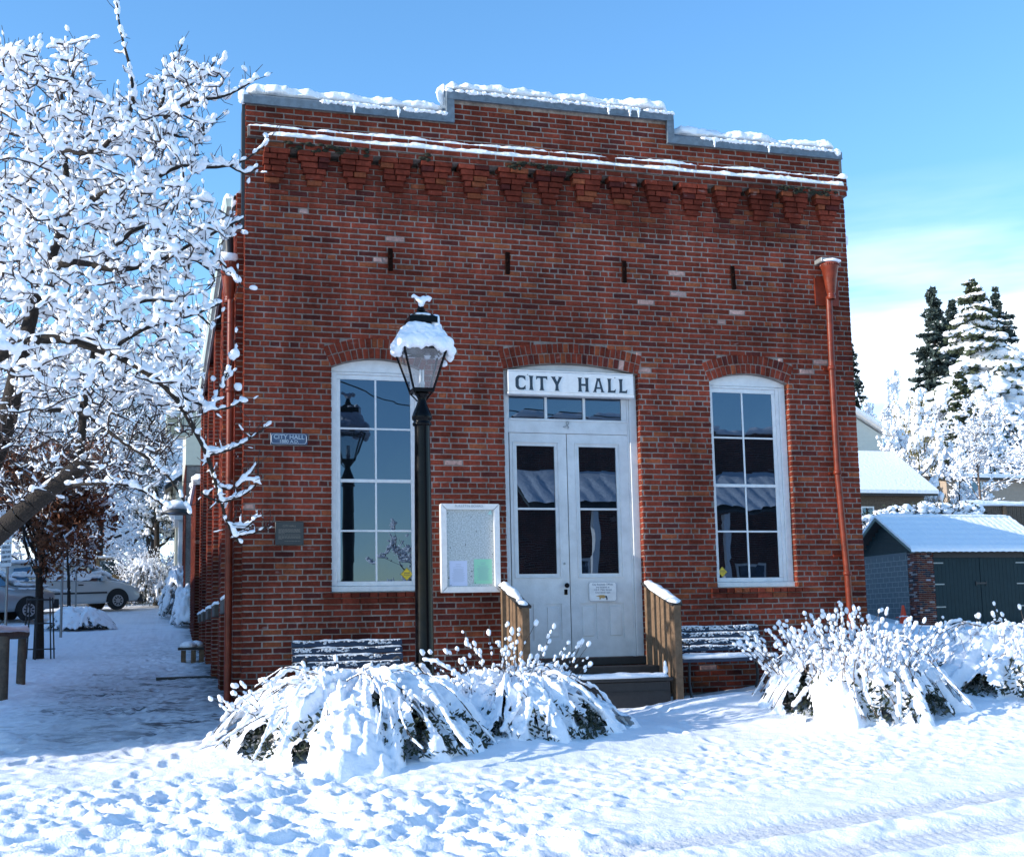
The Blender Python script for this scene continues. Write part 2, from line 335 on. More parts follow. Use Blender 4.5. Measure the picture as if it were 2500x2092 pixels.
def ribbon(mb,pts,w,h,seed=0,step=.03,n=9,amp=.35,fl=4.,under=.25,mat_=0):
    """a lumpy roll of snow lying along a path: w half width, h height above the path"""
    pts=np.asarray(pts,float); seg=np.linalg.norm(np.diff(pts,axis=0),axis=1); s=np.concatenate([[0],np.cumsum(seg)]); L_=s[-1]; m=max(3,int(L_/step))
    q=np.linspace(0,L_,m); P=np.stack([np.interp(q,s,pts[:,k]) for k in range(3)],1)
    t=np.gradient(P,axis=0); t/=np.linalg.norm(t,axis=1)[:,None]; side=np.cross(t,[0,0,1.]); side/=np.linalg.norm(side,axis=1)[:,None]+1e-9
    a=np.linspace(0,2*np.pi,n,endpoint=False)
    e=np.minimum(1,np.minimum(q,L_-q)/(w*.8)+.02)**.5
    V=[]
    for k,aa in enumerate(a):
        nn=fbm(q*fl+k*.9,np.full(m,k*1.7),seed,3)-.5; nb=fbm(q*fl*.35,np.full(m,3.),seed+9,2)-.5
        r=(1+amp*2*nn+amp*2.2*nb)*e
        zz=np.sin(aa)*h if np.sin(aa)>0 else np.sin(aa)*h*under
        V.append(P+side*(np.cos(aa)*w*r)[:,None]+np.array([0,0,1.])*(zz*r)[:,None])
    V=np.stack(V,1).reshape(-1,3); i=np.arange(m-1)[:,None]*n; j=np.arange(n)[None]; j2=(j+1)%n
    mb.add(V,np.stack([i+j,i+n+j,i+n+j2,i+j2],-1).reshape(-1,4),mat_,None,True)
    mb.add(V[:n],[tuple(range(n))],mat_); mb.add(V[-n:],[tuple(range(n))[::-1]],mat_)
def text(name,s,size,loc,m,parent=None,ext=.0008,align='CENTER',rz=0,offset=0.,sx_=1.):
    cu=bpy.data.curves.new(name,'FONT'); cu.body=s; cu.size=size; cu.extrude=ext; cu.align_x=align; cu.align_y='CENTER'; cu.offset=offset
    t=bpy.data.objects.new(name,cu); col.objects.link(t); dg=bpy.context.evaluated_depsgraph_get(); dg.update(); me=bpy.data.meshes.new_from_object(t.evaluated_get(dg))
    bpy.data.objects.remove(t); o=bpy.data.objects.new(name,me); col.objects.link(o); me.materials.clear(); me.materials.append(m)
    mt=Matrix.Translation(loc)@Matrix.Rotation(rz,4,'Z')@Matrix.Rotation(R_(90),4,'X')@Matrix.Diagonal((sx_,1,1,1))
    me.transform(mt)
    if parent is not None:
        o.parent=parent
        if parent.type=='EMPTY': o.location=-Vector(parent.location)
    return o
# ================================================================== CITY HALL
CO=.0725; BL=.2383
def brickcol(n,dark=0.,uz=None):
    h=nr.random(n); base=np.array([[.158,.032,.019]])*(1+.0*h[:,None])
    c=base*(.68+.5*nr.random((n,1)))
    o=nr.random(n)<.09; c[o]=np.array([.215,.060,.028])*(.8+.35*nr.random((o.sum(),1)))
    d=nr.random(n)<.07; c[d]=np.array([.075,.018,.015])*(.8+.5*nr.random((d.sum(),1)))
    wv=(nr.random(n)<.02)&(fbm(uz[0]*.9,uz[1]*.9,77,2)>.60)&(uz[1]<6.4) if uz is not None else nr.random(n)<.003; c[wv]=np.array([.42,.27,.24])*(.75+.35*nr.random((wv.sum(),1)))
    return c*(1-dark)
class Bricks:
    """collects bricks of one wall: u along the wall, z up, n out of the wall"""
    def __init__(s): s.r=[]
    def add(s,u0,u1,z0,z1,p,c=None): s.r.append((u0,u1,z0,z1,p)+(tuple(c) if c is not None else (-1,-1,-1)))
    def emit(s,mb,o,ud,nd,mat_=0,base=-.02):
        A=np.array(s.r); n=len(A); o=np.array(o,float);ud=np.array(ud,float);nd=np.array(nd,float)
        u0,u1,z0,z1,p=A[:,:5].T; cc=brickcol(n,0.,(u0,z0)); k=A[:,5]>=0; cc[k]=A[k,5:8]
        j=lambda s_:(nr.random(n)-.5)*s_
        b=.005; V=[]
        bi=np.minimum(b,(u1-u0)*.3)
        for (uu,zz,e1,e2) in ((u0,z0,1,1),(u1,z0,-1,1),(u1,z1,-1,-1),(u0,z1,1,-1)):
            ju,jz=j(.006),j(.006)
            U=uu+ju;Z=zz+jz; jn=j(.0015)
            for (du,dz,nn) in ((0,0,np.full(n,base)+0*p),(0,0,p-.004),(bi*e1,b*.8*e2,p+jn)):
                V.append(o+(U+du)[:,None]*ud+(Z+dz)[:,None]*np.array([0,0,1.])+nn[:,None]*nd)
        V=np.stack(V,1).reshape(-1,3)  # 12 per brick: corner*3+ring
        Fc=[(2,5,8,11)]
        for a in range(4):
            b_=(a+1)%4; Fc+= [(a*3+1,b_*3+1,b_*3+2,a*3+2),(a*3,b_*3,b_*3+1,a*3+1)]
        Fc=np.array(Fc)
        if np.dot(np.cross(ud,[0,0,1.]),nd)<0: Fc=Fc[:,::-1]
        mb.add(V,(Fc[None]+(np.arange(n)*12)[:,None,None]).reshape(-1,4),mat_,np.repeat(cc,9,0))
def arcR(hw,s): R=(hw*hw+s*s)/(2*s); return R
def openhw(op,z):
    xc,hw,zb,zs,sg=op; 
    if z<zb or z>zs+.40: return 0
    if z<zs: return hw
    R=arcR(hw,sg); cz=zs+sg-R; Ro=R+.27; a=math.asin(hw/R)
    lim_z=cz+Ro*math.cos(a)
    if z<=lim_z: return hw+ (z-zs)/(lim_z-zs)*(Ro*math.sin(a)-hw)
    d=Ro*Ro-(z-cz)**2
    return math.sqrt(d) if d>0 and z<cz+Ro else 0
def rowfill(B,z0,z1,ua,ub,excl,p,k,length=BL,hdr=False):
    ln=length/2 if hdr else length; j=.017
    off=(k%2)*ln/2+nr.random()*.02
    u=ua; first=True; nxt=ua+(off if off>0.04 else ln)
    while u<ub-.02:
        e=min(nxt,ub)
        if ub-e<.05: e=ub
        a,b=u+(0 if u==ua else j/2),e-(0 if e==ub else j/2)
        segs=[(a,b)]
        for (x0,x1) in excl:
            ns=[]
            for (s0,s1) in segs:
                if x1<=s0 or x0>=s1: ns.append((s0,s1))
                else:
                    if x0-s0>.02: ns.append((s0,x0))
                    if s1-x1>.02: ns.append((x1,s1))
            segs=ns
        for (s0,s1) in segs:
            B.add(s0,s1,z0+.0082,z1-.0082,p(s0,(z0+z1)/2)+nr.random()*.005)
        u=e; nxt=e+ln*(1+(nr.random()-.5)*.06)
def ring(mb,op,face,nd_,ny0=.0,seed=0,two=True,ax=0):
    xc,hw,zb,zs,sg=op; R=arcR(hw,sg); cz=zs+sg-R; a=math.asin(hw/R)
    for (r0,r1) in ((R+.004,R+.13),(R+.142,R+.265)) if two else ((R+.004,R+.13),):
        n=int(round(2*a*(r0)/.0735)); cs=brickcol(n)
        for i in range(n):
            t0=-a+2*a*i/n+.006/r0; t1=-a+2*a*(i+1)/n-.006/r0; tm=(t0+t1)/2
            rr0=r0+(nr.random()-.5)*.008; rr1=r1+(nr.random()-.5)*.01; pr=.003+nr.random()*.006
            poly=[(xc+r*math.sin(t),cz+r*math.cos(t)) for (r,t) in ((rr0,t0),(rr0,t1),(rr1,t1),(rr1,t0))]
            ctr=np.mean(poly,0); inn=[tuple(np.array(q)+(ctr-np.array(q))*.09) for q in poly]
            V=[];
            for q in poly: V.append(face(q[0],q[1],-ny0*0-.10 if two else -.1))
            for q in poly: V.append(face(q[0],q[1],pr-.006))
            for q in inn: V.append(face(q[0],q[1],pr))
            Fc=[(8,9,10,11)]+[(4+k,4+(k+1)%4,8+(k+1)%4,8+k) for k in range(4)]+[(k,(k+1)%4,4+(k+1)%4,4+k) for k in range(4)]
            mb.add(V,[f[::-1] for f in Fc],0,cs[i])
def mortar(mb,u0,u1,z0,ztop,ops,face,depth,rd,mat_=1,holes=()):
    """flat mortar sheet with holes for openings, plus their reveals. ztop: list of (u,z) steps"""
    us=sorted(set([u0,u1]+[o[0]-o[1] for o in ops]+[o[0]+o[1] for o in ops]+[s[0] for s in ztop if u0<s[0]<u1]+[h[0] for h in holes]+[h[1] for h in holes]))
    def top(u):
        z=None
        for (uu,zz) in ztop:
            if u>=uu: z=zz
        return z
    for a,b in zip(us[:-1],us[1:]):
        m=(a+b)/2; o=[q for q in ops if abs(m-q[0])<q[1]]
        zt=top(m); hh=[h for h in holes if h[0]<m<h[1]]; extra=[]
        if hh:
            h=hh[0]; extra=[(h[3],zt)]; zt=h[2]; D_=.14
            mb.add([face(a,h[2],-D_),face(b,h[2],-D_),face(b,h[3],-D_),face(a,h[3],-D_)],[(0,1,2,3)],mat_)
            for (p0,p1) in (((a,h[2]),(b,h[2])),((a,h[3]),(b,h[3])),((h[0],h[2]),(h[0],h[3])),((h[1],h[2]),(h[1],h[3]))): mb.add([face(p0[0],p0[1],-depth),face(p1[0],p1[1],-depth),face(p1[0],p1[1],-D_),face(p0[0],p0[1],-D_)],[(0,1,2,3)],mat_)
        if not o: rects=[(z0,zt)]
        else:
            q=o[0]; rects=[(z0,q[2])]
            R=arcR(q[1],q[4]); cz=q[3]+q[4]-R; K=16 if b-a>.5 else 6
            for i in range(K):
                x0=a+(b-a)*i/K; x1=a+(b-a)*(i+1)/K
                h0=cz+math.sqrt(max(0,R*R-(x0-q[0])**2)); h1=cz+math.sqrt(max(0,R*R-(x1-q[0])**2))
                mb.add([face(x0,h0,-depth),face(x1,h1,-depth),face(x1,zt,-depth),face(x0,zt,-depth)],[(0,1,2,3)],mat_)
                mb.add([face(x0,h0,-depth),face(x1,h1,-depth),face(x1,h1,-rd),face(x0,h0,-rd)],[(0,3,2,1)],mat_)
            for x in [v for v in (a,b) if abs(abs(v-q[0])-q[1])<1e-6]: mb.add([face(x,q[2],-depth),face(x,q[3],-depth),face(x,q[3],-rd),face(x,q[2],-rd)],[(0,1,2,3)],mat_)
            mb.add([face(a,q[2],-depth),face(b,q[2],-depth),face(b,q[2],-rd),face(a,q[2],-rd)],[(0,1,2,3)],mat_)
        for (c,d) in rects+extra:
            if d>c: mb.add([face(a,c,-depth),face(b,c,-depth),face(b,d,-depth),face(a,d,-depth)],[(0,1,2,3)],mat_)
hall=empty('brick_building',(4.2,0,0)); tag(hall,'single storey red brick hall with white doors, arched windows and snow on its stepped parapet','building')
WD=8.49; LEN=16.
OPS=[(1.66,.59,1.38,4.20,.125),(4.255,.945,.50,4.25,.115),(6.84,.60,1.38,4.20,.125)]
facF=lambda u,z,n: (u,-n,z)
HOL=[(.596+.522*k-.052,.596+.522*k+.052,6.884,6.958) for k in range(15)]
B=Bricks()
def prot(u,z):
    p=0
    if .30<u<8.18 and 6.20<z<6.96: p+=.012
    if 6.96<z<7.03: p=.12
    if 7.03<z<7.105: p=.15
    if 7.105<z<7.235: p=.07
    return p
ops_side_y=[(2.5,.5),(5.75,.5),(8.95,.5),(12.15,.5),(14.9,.4)]
K=int(7.55/CO)
for k in range(0,109):
    z0=k*CO; z1=z0+CO; zm=(z0+z1)/2
    if z1>7.90: break
    ua,ub=(.0,WD) if z1<7.56 else (2.70,5.74)
    if 6.96<zm<7.235: ua=.0 if zm>7.1 else .0
    if zm>7.235 and z1<7.56: ub=WD-.05
    ex=[]
    for o in OPS:
        h=openhw(o,zm)
        if h>0: ex.append((o[0]-h-.004,o[0]+h+.004))
    if 6.88<zm<6.96: ex+= [(h[0],h[1]) for h in HOL]
    # string course / corbel zone keeps the wall face behind it
    hdr=(k%8==5) and zm<6.2
    if 6.485<zm<6.96:
        ex2=ex
    # projecting zones stop short of the corners
    if 6.96<zm<7.235:
        rowfill(B,z0,z1,.24 if zm<7.1 else .05,WD+.02 if zm>7.1 else WD-.02,ex,prot,k)
        rowfill(B,z0,z1,.0,.24 if zm<7.1 else .05,ex,lambda u,z:0,k)
    elif 6.2<zm<6.96:
        rowfill(B,z0,z1,0,.30,ex,lambda u,z:0,k); rowfill(B,z0,z1,.305,8.18,ex,prot,k); rowfill(B,z0,z1,8.185,WD,ex,lambda u,z:0,k)
    else: rowfill(B,z0,z1,ua,ub,ex,prot,k,hdr=hdr)
# corbels under the cornice: rows step in and back downwards
rows=[(6.889,6.953,.41,.135),(6.817,6.881,.385,.122),(6.744,6.808,.335,.105),(6.672,6.736,.285,.088),(6.599,6.663,.235,.070),(6.527,6.591,.18,.050)]
for i in range(16):
    xc=.335+.522*i
    for (a,b,wd,pr) in rows:
        x0,x1=xc-wd/2,xc+wd/2
        x0=max(x0,.22); x1=min(x1,8.42)
        if x1-x0<.05: continue
        jj=(nr.random()-.5)*.03
        if wd>.26:
            m=xc+(nr.random()-.5)*.1
            B.add(x0+jj,m-.006,a,b,pr); B.add(m+.006,x1+jj,a,b,pr+(nr.random()-.5)*.01)
        else: B.add(x0+jj,x1+jj,a,b,pr)
    # blind niche behind the hole keeps the mortar dark: nothing needed, it is a real recess
# projecting brick sills under the windows
for o in (OPS[0],OPS[2]):
    x0=o[0]-o[1]-.10; 
    n=int((2*o[1]+.28)/.113)
    for i in range(n): B.add(x0+i*.113+.004,x0+(i+1)*.113-.006,1.312,1.372,.028+nr.random()*.006)
    for i in range(n//2): B.add(x0+i*.226+.004,x0+(i+1)*.226-.008,1.238,1.304,.014+nr.random()*.006)
fw=MB(); B.emit(fw,(0,0,0),(1,0,0),(0,-1,0))
for o in OPS: ring(fw,o,facF,None)
mortar(fw,0,WD-.003,-.6,[(0,7.58),(2.66,7.90),(5.78,7.58)],OPS,facF,.005,.16,1,HOL)
# brick returns of the openings (both jambs)
for o in OPS:
    for sgn in (-1,1):
        Bj=Bricks(); xx=o[0]+sgn*o[1]
        k=int(o[2]/CO)
        while k*CO<o[3]-.03:
            z0=k*CO
            if z0>=o[2]-.02: Bj.add(.004,.112,z0+.006,z0+CO-.006,.003+nr.random()*.006)
            k+=1
        Bj.emit(fw,(xx,0,0),(0,1,0),(-sgn,0,0),base=-.01)
# backs of projecting courses (tops and undersides)
fw.box((.02,-.068,7.105),(WD+.02,.02,7.238),1); fw.box((.235,-.147,7.033),(WD-.02,.02,7.103),1); fw.box((.24,-.115,6.962),(WD-.03,.02,7.031),1)
# moss hanging under the lower ledge
for i in range(260):
    x=.4+nr.random()*7.9; 
    if fbm(np.array([x*1.7]),np.array([2.]),5,2)[0]<.46: continue
    z=7.03-nr.random()*.09; blobs(fw,[[x,-.125-.02*nr.random()-(.025 if z>7.0 else 0),z]],[[.03+.03*nr.random(),.012,.012+.02*nr.random()]],None,1,2,.5)
# parapet top slab behind the facade and its left return
fw.box((0.012,.012,7.3),(2.66,.33,7.575),1); fw.box((2.668,.014,7.3),(5.776,.33,7.895),1); fw.box((5.784,.012,7.3),(WD-.06,.33,7.575),1)
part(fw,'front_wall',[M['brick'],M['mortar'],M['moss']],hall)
# ---- side wall (faces -X)
sf=lambda u,z,n:(-n,u,z)
SOP=[(y,h,1.42,4.15,.10) for (y,h) in ops_side_y]
Bs=Bricks()
for k in range(-1,89):
    z0=k*CO; z1=z0+CO; zm=(z0+z1)/2
    ex=[]
    for o in SOP:
        h=openhw(o,zm)
        if h>0: ex.append((o[0]-h-.004,o[0]+h+.004))
    def pp(u,z):
        for y in (.55,4.1,7.35,10.55,13.7,15.8):
            if abs(u-y)<.34: return .09
        return 0.
    cuts=[.0]
    for y in (.55,4.1,7.35,10.55,13.7,15.8): cuts+= [max(0.01,y-.34),min(LEN,y+.34)]
    cuts.append(LEN); cuts=sorted(cuts)
    for a,b in zip(cuts[:-1],cuts[1:]):
        if b-a<.03: continue
        pv=pp((a+b)/2,0) if zm>1. or True else 0
        if zm<.45: pv=max(pv,.0)
        rowfill(Bs,z0,z1,a,b,ex,lambda u,z,pv=pv:pv,k)
for k in range(89,104):
    z0=k*CO; rowfill(Bs,z0,z0+CO,0,.33,[],lambda u,z:0,k)
sw=MB(); Bs.emit(sw,(0,0,0),(0,1,0),(-1,0,0))
for o in SOP: ring(sw,o,sf,None,two=True)
mortar(sw,0,LEN,-.6,[(0,6.5)],SOP,sf,.008,.28)
for y in (.55,4.1,7.35,10.55,13.7,15.8): sw.box((-.082,max(.01,y-.335),-.6),(.01,min(LEN,y+.335),6.44),1)
for o in SOP:
    for sgn in (-1,1):
        Bj=Bricks(); k=int(o[2]/CO)+1
        while k*CO<o[3]-.03:
            Bj.add(-.262,-.006,k*CO+.006,k*CO+CO-.006,.004); k+=1
        Bj.emit(sw,(0,o[0]+sgn*o[1],0),(-1,0,0),(0,-sgn,0),base=-.01)
sw.box((.010,.012,6.3),(.3,.33,7.57),1)
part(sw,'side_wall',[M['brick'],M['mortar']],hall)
# ---- far walls + roof
rw=MB(); rw.box((WD-.26,.02,-.6),(WD-.004,LEN-.01,6.4),0,(.2,.06,.045)); rw.box((.3,LEN-.25,-.6),(WD-.27,LEN,6.3),0,(.2,.06,.045)); part(rw,'rear_walls',[M['brick']],hall)
rf=MB(); rf.prism([(-.12,6.40),(-.12,6.46),(4.2,7.18),(WD+.2,6.42),(WD+.2,6.36),(4.2,7.10)],.36,LEN+.3,0); part(rf,'roof',[M['dark']],hall)
rs=MB()
for i in range(1):
    nx,ny=60,120; X=np.linspace(-.14,WD+.25,nx); Y=np.linspace(.36,LEN+.35,ny); XX,YY=np.meshgrid(X,Y,indexing='ij')
    zt=6.44+(4.5-np.abs(XX-4.2))*.169+.10+.05*(fbm(XX*2,YY*2,4)-.5); ed=np.minimum(1,(XX+.14)/.12)**.5; zt=zt-(1-ed)*.13
    V=np.stack([XX,YY,zt],-1).reshape(-1,3); Vb=V.copy(); Vb[:,2]-=.12*1
    idx=(np.arange(nx-1)[:,None]*ny+np.arange(ny-1)[None]).ravel(); Fq=np.stack([idx,idx+ny,idx+ny+1,idx+1],-1)
    rs.add(V,Fq,0,None,True)
    e=np.arange(ny-1); VV=np.vstack([V[:ny],V[:ny]-[0,0,.12]]); rs.add(VV,np.stack([e,e+1,e+1+ny,e+ny],-1),0,None,True)
    VV=np.vstack([V[::ny],V[::ny]-[0,0,.14]]); e=np.arange(nx-1); rs.add(VV,np.stack([e,e+nx,e+nx+1,e+1],-1),0,None,True)
part(rs,'snow',[M['snow']],hall)
gt=MB(); gt.prism([(-.20,6.36),(-.11,6.36),(-.10,6.47),(-.22,6.47)],.5,LEN+.2,0); gt.box((-.12,.5,6.34),(-.095,LEN+.2,6.39),0)
go=part(gt,'gutter',[mat('pale_green_gutter',(.34,.42,.40),.5)],hall)
gs=MB(); ribbon(gs,[(-.17,.5,6.47),(-.17,LEN+.2,6.47)],.07,.10,3,.06); sub(gs,'snow',[M['snow']],go)
# ---- zinc coping
zc=MB()
def coping(x0,x1,zb,mb=zc):
    mb.prism([(-.055,zb-.03),(-.055,zb+.072),(.10,zb+.17),(.36,zb+.17),(.38,zb-.03),(.34,zb-.03),(.34,zb+.001),(-.018,zb+.001),(-.018,zb-.03)],x0,x1,0,plane='YZ')
    mb.box((x0,-.062,zb-.036),(x1,-.045,zb-.022),0)
coping(-.03,2.60,7.575); coping(2.60,5.84,7.90); coping(5.84,WD-.02,7.575)
for (a,b) in ((2.595,2.70),(5.74,5.842)):
    zc.box((a,-.056,7.545),(b,.37,7.896),0)
for x in (1.2,4.1,7.2): zc.box((x,-.060,7.56+(0.325 if 2.6<x<5.8 else 0)),(x+.012,-.05,7.645+(.325 if 2.6<x<5.8 else 0)),0)
co=part(zc,'coping',[M['zinc']],hall)
cs=MB()
def drips(mb,x0,x1,y,z,n,seed):
    r=random.Random(seed); c=[];rd=[]
    for i in range(n):
        x=r.uniform(x0,x1); 
        if fbm(np.array([x*1.3]),np.array([seed*3.1]),seed,2)[0]<.30: continue
        k=r.random(); c.append((x,y-.01+.03*r.random(),z+.01*r.random())); rd.append((.02+.04*r.random(),.02,.012+.02*r.random()))
        if k<.015:
            for q in range(4): c.append((x+.008*r.random(),y-.012,z-.02-.025*q)); rd.append((.028-.006*q,.014-.002*q,.02))
            mb.tube([(x,y-.012,z-.09),(x,y-.012,z-.09-.03*r.random()-.02)],[.006,.001],5,0)
    blobs(mb,c,rd,None,2,0,.5)
for (a,b,zb,sd_) in ((-.02,2.60,7.575,1),(2.56,5.84,7.90,2),(5.86,WD-.03,7.575,3)):
    ribbon(cs,[(a+.02,.20,zb+.19),(b,.20,zb+.19)],.165,.115,sd_,.022,14,.34,9.,.35); drips(cs,a,b,-.055,zb+.075,190,sd_)
ribbon(cs,[(2.55,.02,7.80),(2.53,.06,8.0),(2.60,.1,8.10)],.06,.06,8,.03)
blobs(cs,[[-.03,.02,7.66],[-.04,.0,7.60],[8.40,-.05,7.64]],[[.07,.07,.08],[.05,.05,.06],[.05,.03,.06]])
sub(cs,'snow',[M['snow']],co)
ls=MB(); ribbon(ls,[(.26,-.075,7.112),(WD-.05,-.085,7.112)],.070,.062,21,.018,11,.34,8.,.2); ribbon(ls,[(.02,-.03,7.243),(WD+.0,-.03,7.243)],.038,.045,22,.018,9,.6,7.,.15)
blobs(ls,[[WD-.02,-.04,7.28]],[[.08,.05,.05]])
part(ls,'ledge_snow',[M['snow']],hall)
bd=MB(); bd.box((-.045,.015,5.9),(-.005,.06,7.56),0); bd.box((-.04,.065,6.44),(-.008,.33,7.55),0); part(bd,'parapet_flashing',[M['dark']],hall)
# ---- anchor plates
for (x,z0,z1,tl) in ((1.83,5.475,5.775,0),(3.396,5.526,5.828,.01),(5.04,5.51,5.816,0),(6.66,5.507,5.843,-.04)):
    m_=MB(); m_.obox((x,-.022,(z0+z1)/2),(.065,.03,z1-z0),0,0,.008,('Y',tl)); m_.obox((x,-.045,(z0+z1)/2+.03),(.03,.03,.05),0,0,.005); part(m_,'anchor_plate',[M['iron']],hall)
# ---- windows
def arcpts(xc,hw,zs,sg,n=14,d=0):
    R=arcR(hw,sg); cz=zs+sg-R; return [(xc-hw+2*hw*i/n,cz+math.sqrt(max(0,R*R-(-hw+2*hw*i/n)**2))-d) for i in range(n+1)]
def window(o,glass_x,zs_,nsw=2,y=.10,sash_y=.115,parent=hall,sticker=None):
    xc,hw,zb,zs,sg=o; x0,x1=xc-hw,xc+hw; gx0,gx1=glass_x
    f=MB(); top=arcpts(xc,hw-.002,zs,sg); 
    f.prism([(x0+.002,4.165)]+[(a,b-.002) for a,b in top]+[(x1-.002,4.165)],y,y+.05,0)
    f.box((x0+.002,y,zb+.075),(x0+.085,y+.05,4.163),0,None,.006); f.box((x1-.095,y-.0,zb+.075),(x1-.002,y+.05,4.163),0,None,.006)
    f.box((x1-.15,y+.012,zb+.077),(x1-.097,y+.05,4.161),0,None,.004)
    f.box((x0+.087,y+.004,4.13),(x1-.152,y+.045,4.162),0,None,.004)
    fo=part(f,'window',[M['white']],parent)
    s=MB(); s.box((x0+.002,y-.03,zb+.004),(x1-.002,y+.06,zb+.073),0,None,.006); sub(s,'sill',[M['white']],fo)
    sa=MB(); ya,yb=sash_y,sash_y+.03
    a0=x0+.087; a1=x1-.152
    zt,zm_,zbm=4.07,2.775,zb+.077
    sa.box((a0,ya,zbm),(a1,yb,1.515),0,None,.004); sa.box((a0,ya,zt),(a1,yb,4.128),0,None,.004)
    sa.box((a0,ya,1.517),(gx0,yb,zt-.002),0,None,.004); sa.box((gx1,ya,1.517),(a1,yb,zt-.002),0,None,.004)
    sa.box((gx0+.001,ya-.004,zm_-.02),(gx1-.001,yb-.002,zm_+.022),0,None,.004)
    mxm=(gx0+gx1)/2
    for (c,d) in ((1.516,2.753),(2.799,4.069)):
        sa.box((mxm-.012,ya+.003,c),(mxm+.012,yb-.004,d),0,None,.003)
    for z in (2.145,3.44):
        sa.box((gx0+.001,ya+.004,z-.012),(mxm-.013,yb-.005,z+.012),0,None,.003); sa.box((mxm+.013,ya+.004,z-.012),(gx1-.001,yb-.005,z+.012),0,None,.003)
    sub(sa,'sash',[M['white']],fo)
    for (c,d) in ((1.516,2.145),(2.145,2.76),(2.79,3.44),(3.44,4.07)):
        for (a,b) in ((gx0,mxm),(mxm,gx1)):
            g=MB(); t1=(nr.random()-.5)*.003; t2=(nr.random()-.5)*.003
            g.add([(a+.001,sash_y+.014+t1,c+.001),(b-.001,sash_y+.014,c+.001),(b-.001,sash_y+.014+t2,d-.001),(a+.001,sash_y+.014+t2,d-.001)],[(0,1,2,3)]); sub(g,'pane',[M['glass']],fo)
    return fo
window(OPS[0],(1.20,2.10),0); window(OPS[2],(6.325,7.235),0)
# ---- side windows
for o in SOP:
    y0,y1=o[0]-o[1],o[0]+o[1]
    f=MB(); f.box((.245,y0+.002,1.48),(.27,y0+.08,4.15),0); f.box((.245,y1-.08,1.48),(.27,y1-.002,4.15),0); f.box((.245,y0+.082,1.48),(.27,y1-.082,1.55),0); f.box((.245,y0+.082,2.75),(.27,y1-.082,2.80),0); f.box((.245,y0+.002,4.152),(.268,y1-.002,4.25),0); f.box((.245,o[0]-.012,2.802),(.268,o[0]+.012,4.15),0); f.box((.245,o[0]-.012,1.552),(.268,o[0]+.012,2.748),0)
    fo=part(f,'window',[M['white']],hall)
    g=MB(); g.add([(.262,y0+.08,1.5),(.262,y1-.08,1.5),(.262,y1-.08,4.2),(.262,y0+.08,4.2)],[(0,3,2,1)]); sub(g,'pane',[M['glass']],fo)
    s=MB(); s.box((-.13,y0-.05,1.18),(.24,y1+.05,1.375),0,None,.01); so_=sub(s,'sill',[M['stone']],fo)
    s=MB(); ribbon(s,[(-.05,y0-.03,1.376),(-.05,y1+.03,1.376)],.085,.06,int(o[0]*7),.03); sub(s,'snow',[M['snow']],so_)
# ---- door
dy=.12
dr=MB(); top=arcpts(4.255,.943,4.25,.115)
dr.prism([(3.312,4.20)]+[(a,b-.002) for a,b in top]+[(5.198,4.20)],.10,.155,0)
dr.box((3.312,.10,.50),(3.395,.16,4.198),0,None,.006); dr.box((5.092,.10,.50),(5.198,.16,4.198),0,None,.008); dr.box((5.062,.115,.50),(5.090,.16,4.198),0,None,.004)
dr.box((3.397,.108,3.44),(5.060,.16,3.60),0,None,.004)          # transom bar
dr.box((3.397,.100,3.60),(5.060,.16,3.632),0,None,.006)
dr.box((3.397,.118,3.93),(5.060,.16,4.198),0)
dr.box((3.397,.118,3.634),(3.413,.155,3.928),0); dr.box((4.985,.118,3.634),(5.060,.155,3.928),0,None,.004)
for x in (3.922,4.457): dr.box((x-.018,.118,3.634),(x+.018,.15,3.928),0,None,.004)
do=part(dr,'door_frame',[M['door_white']],hall)
for (a,b) in ((3.415,3.903),(3.941,4.438),(4.476,4.984)):
    g=MB(); g.add([(a,.140,3.635),(b,.141,3.635),(b,.1385,3.927),(a,.1385,3.927)],[(0,1,2,3)]); sub(g,'transom_pane',[M['glass']],do)
hk=MB(); hk.tube([(4.20,.095,3.545),(4.225,.085,3.575),(4.215,.085,3.60),(4.19,.09,3.585),(4.20,.09,3.55),(4.165,.09,3.52),(4.15,.095,3.53)],.006,6); hk.tube([(4.20,.09,3.55),(4.225,.09,3.52),(4.21,.09,3.505)],.006,6); sub(hk,'hook',[M['gsteel']],do)
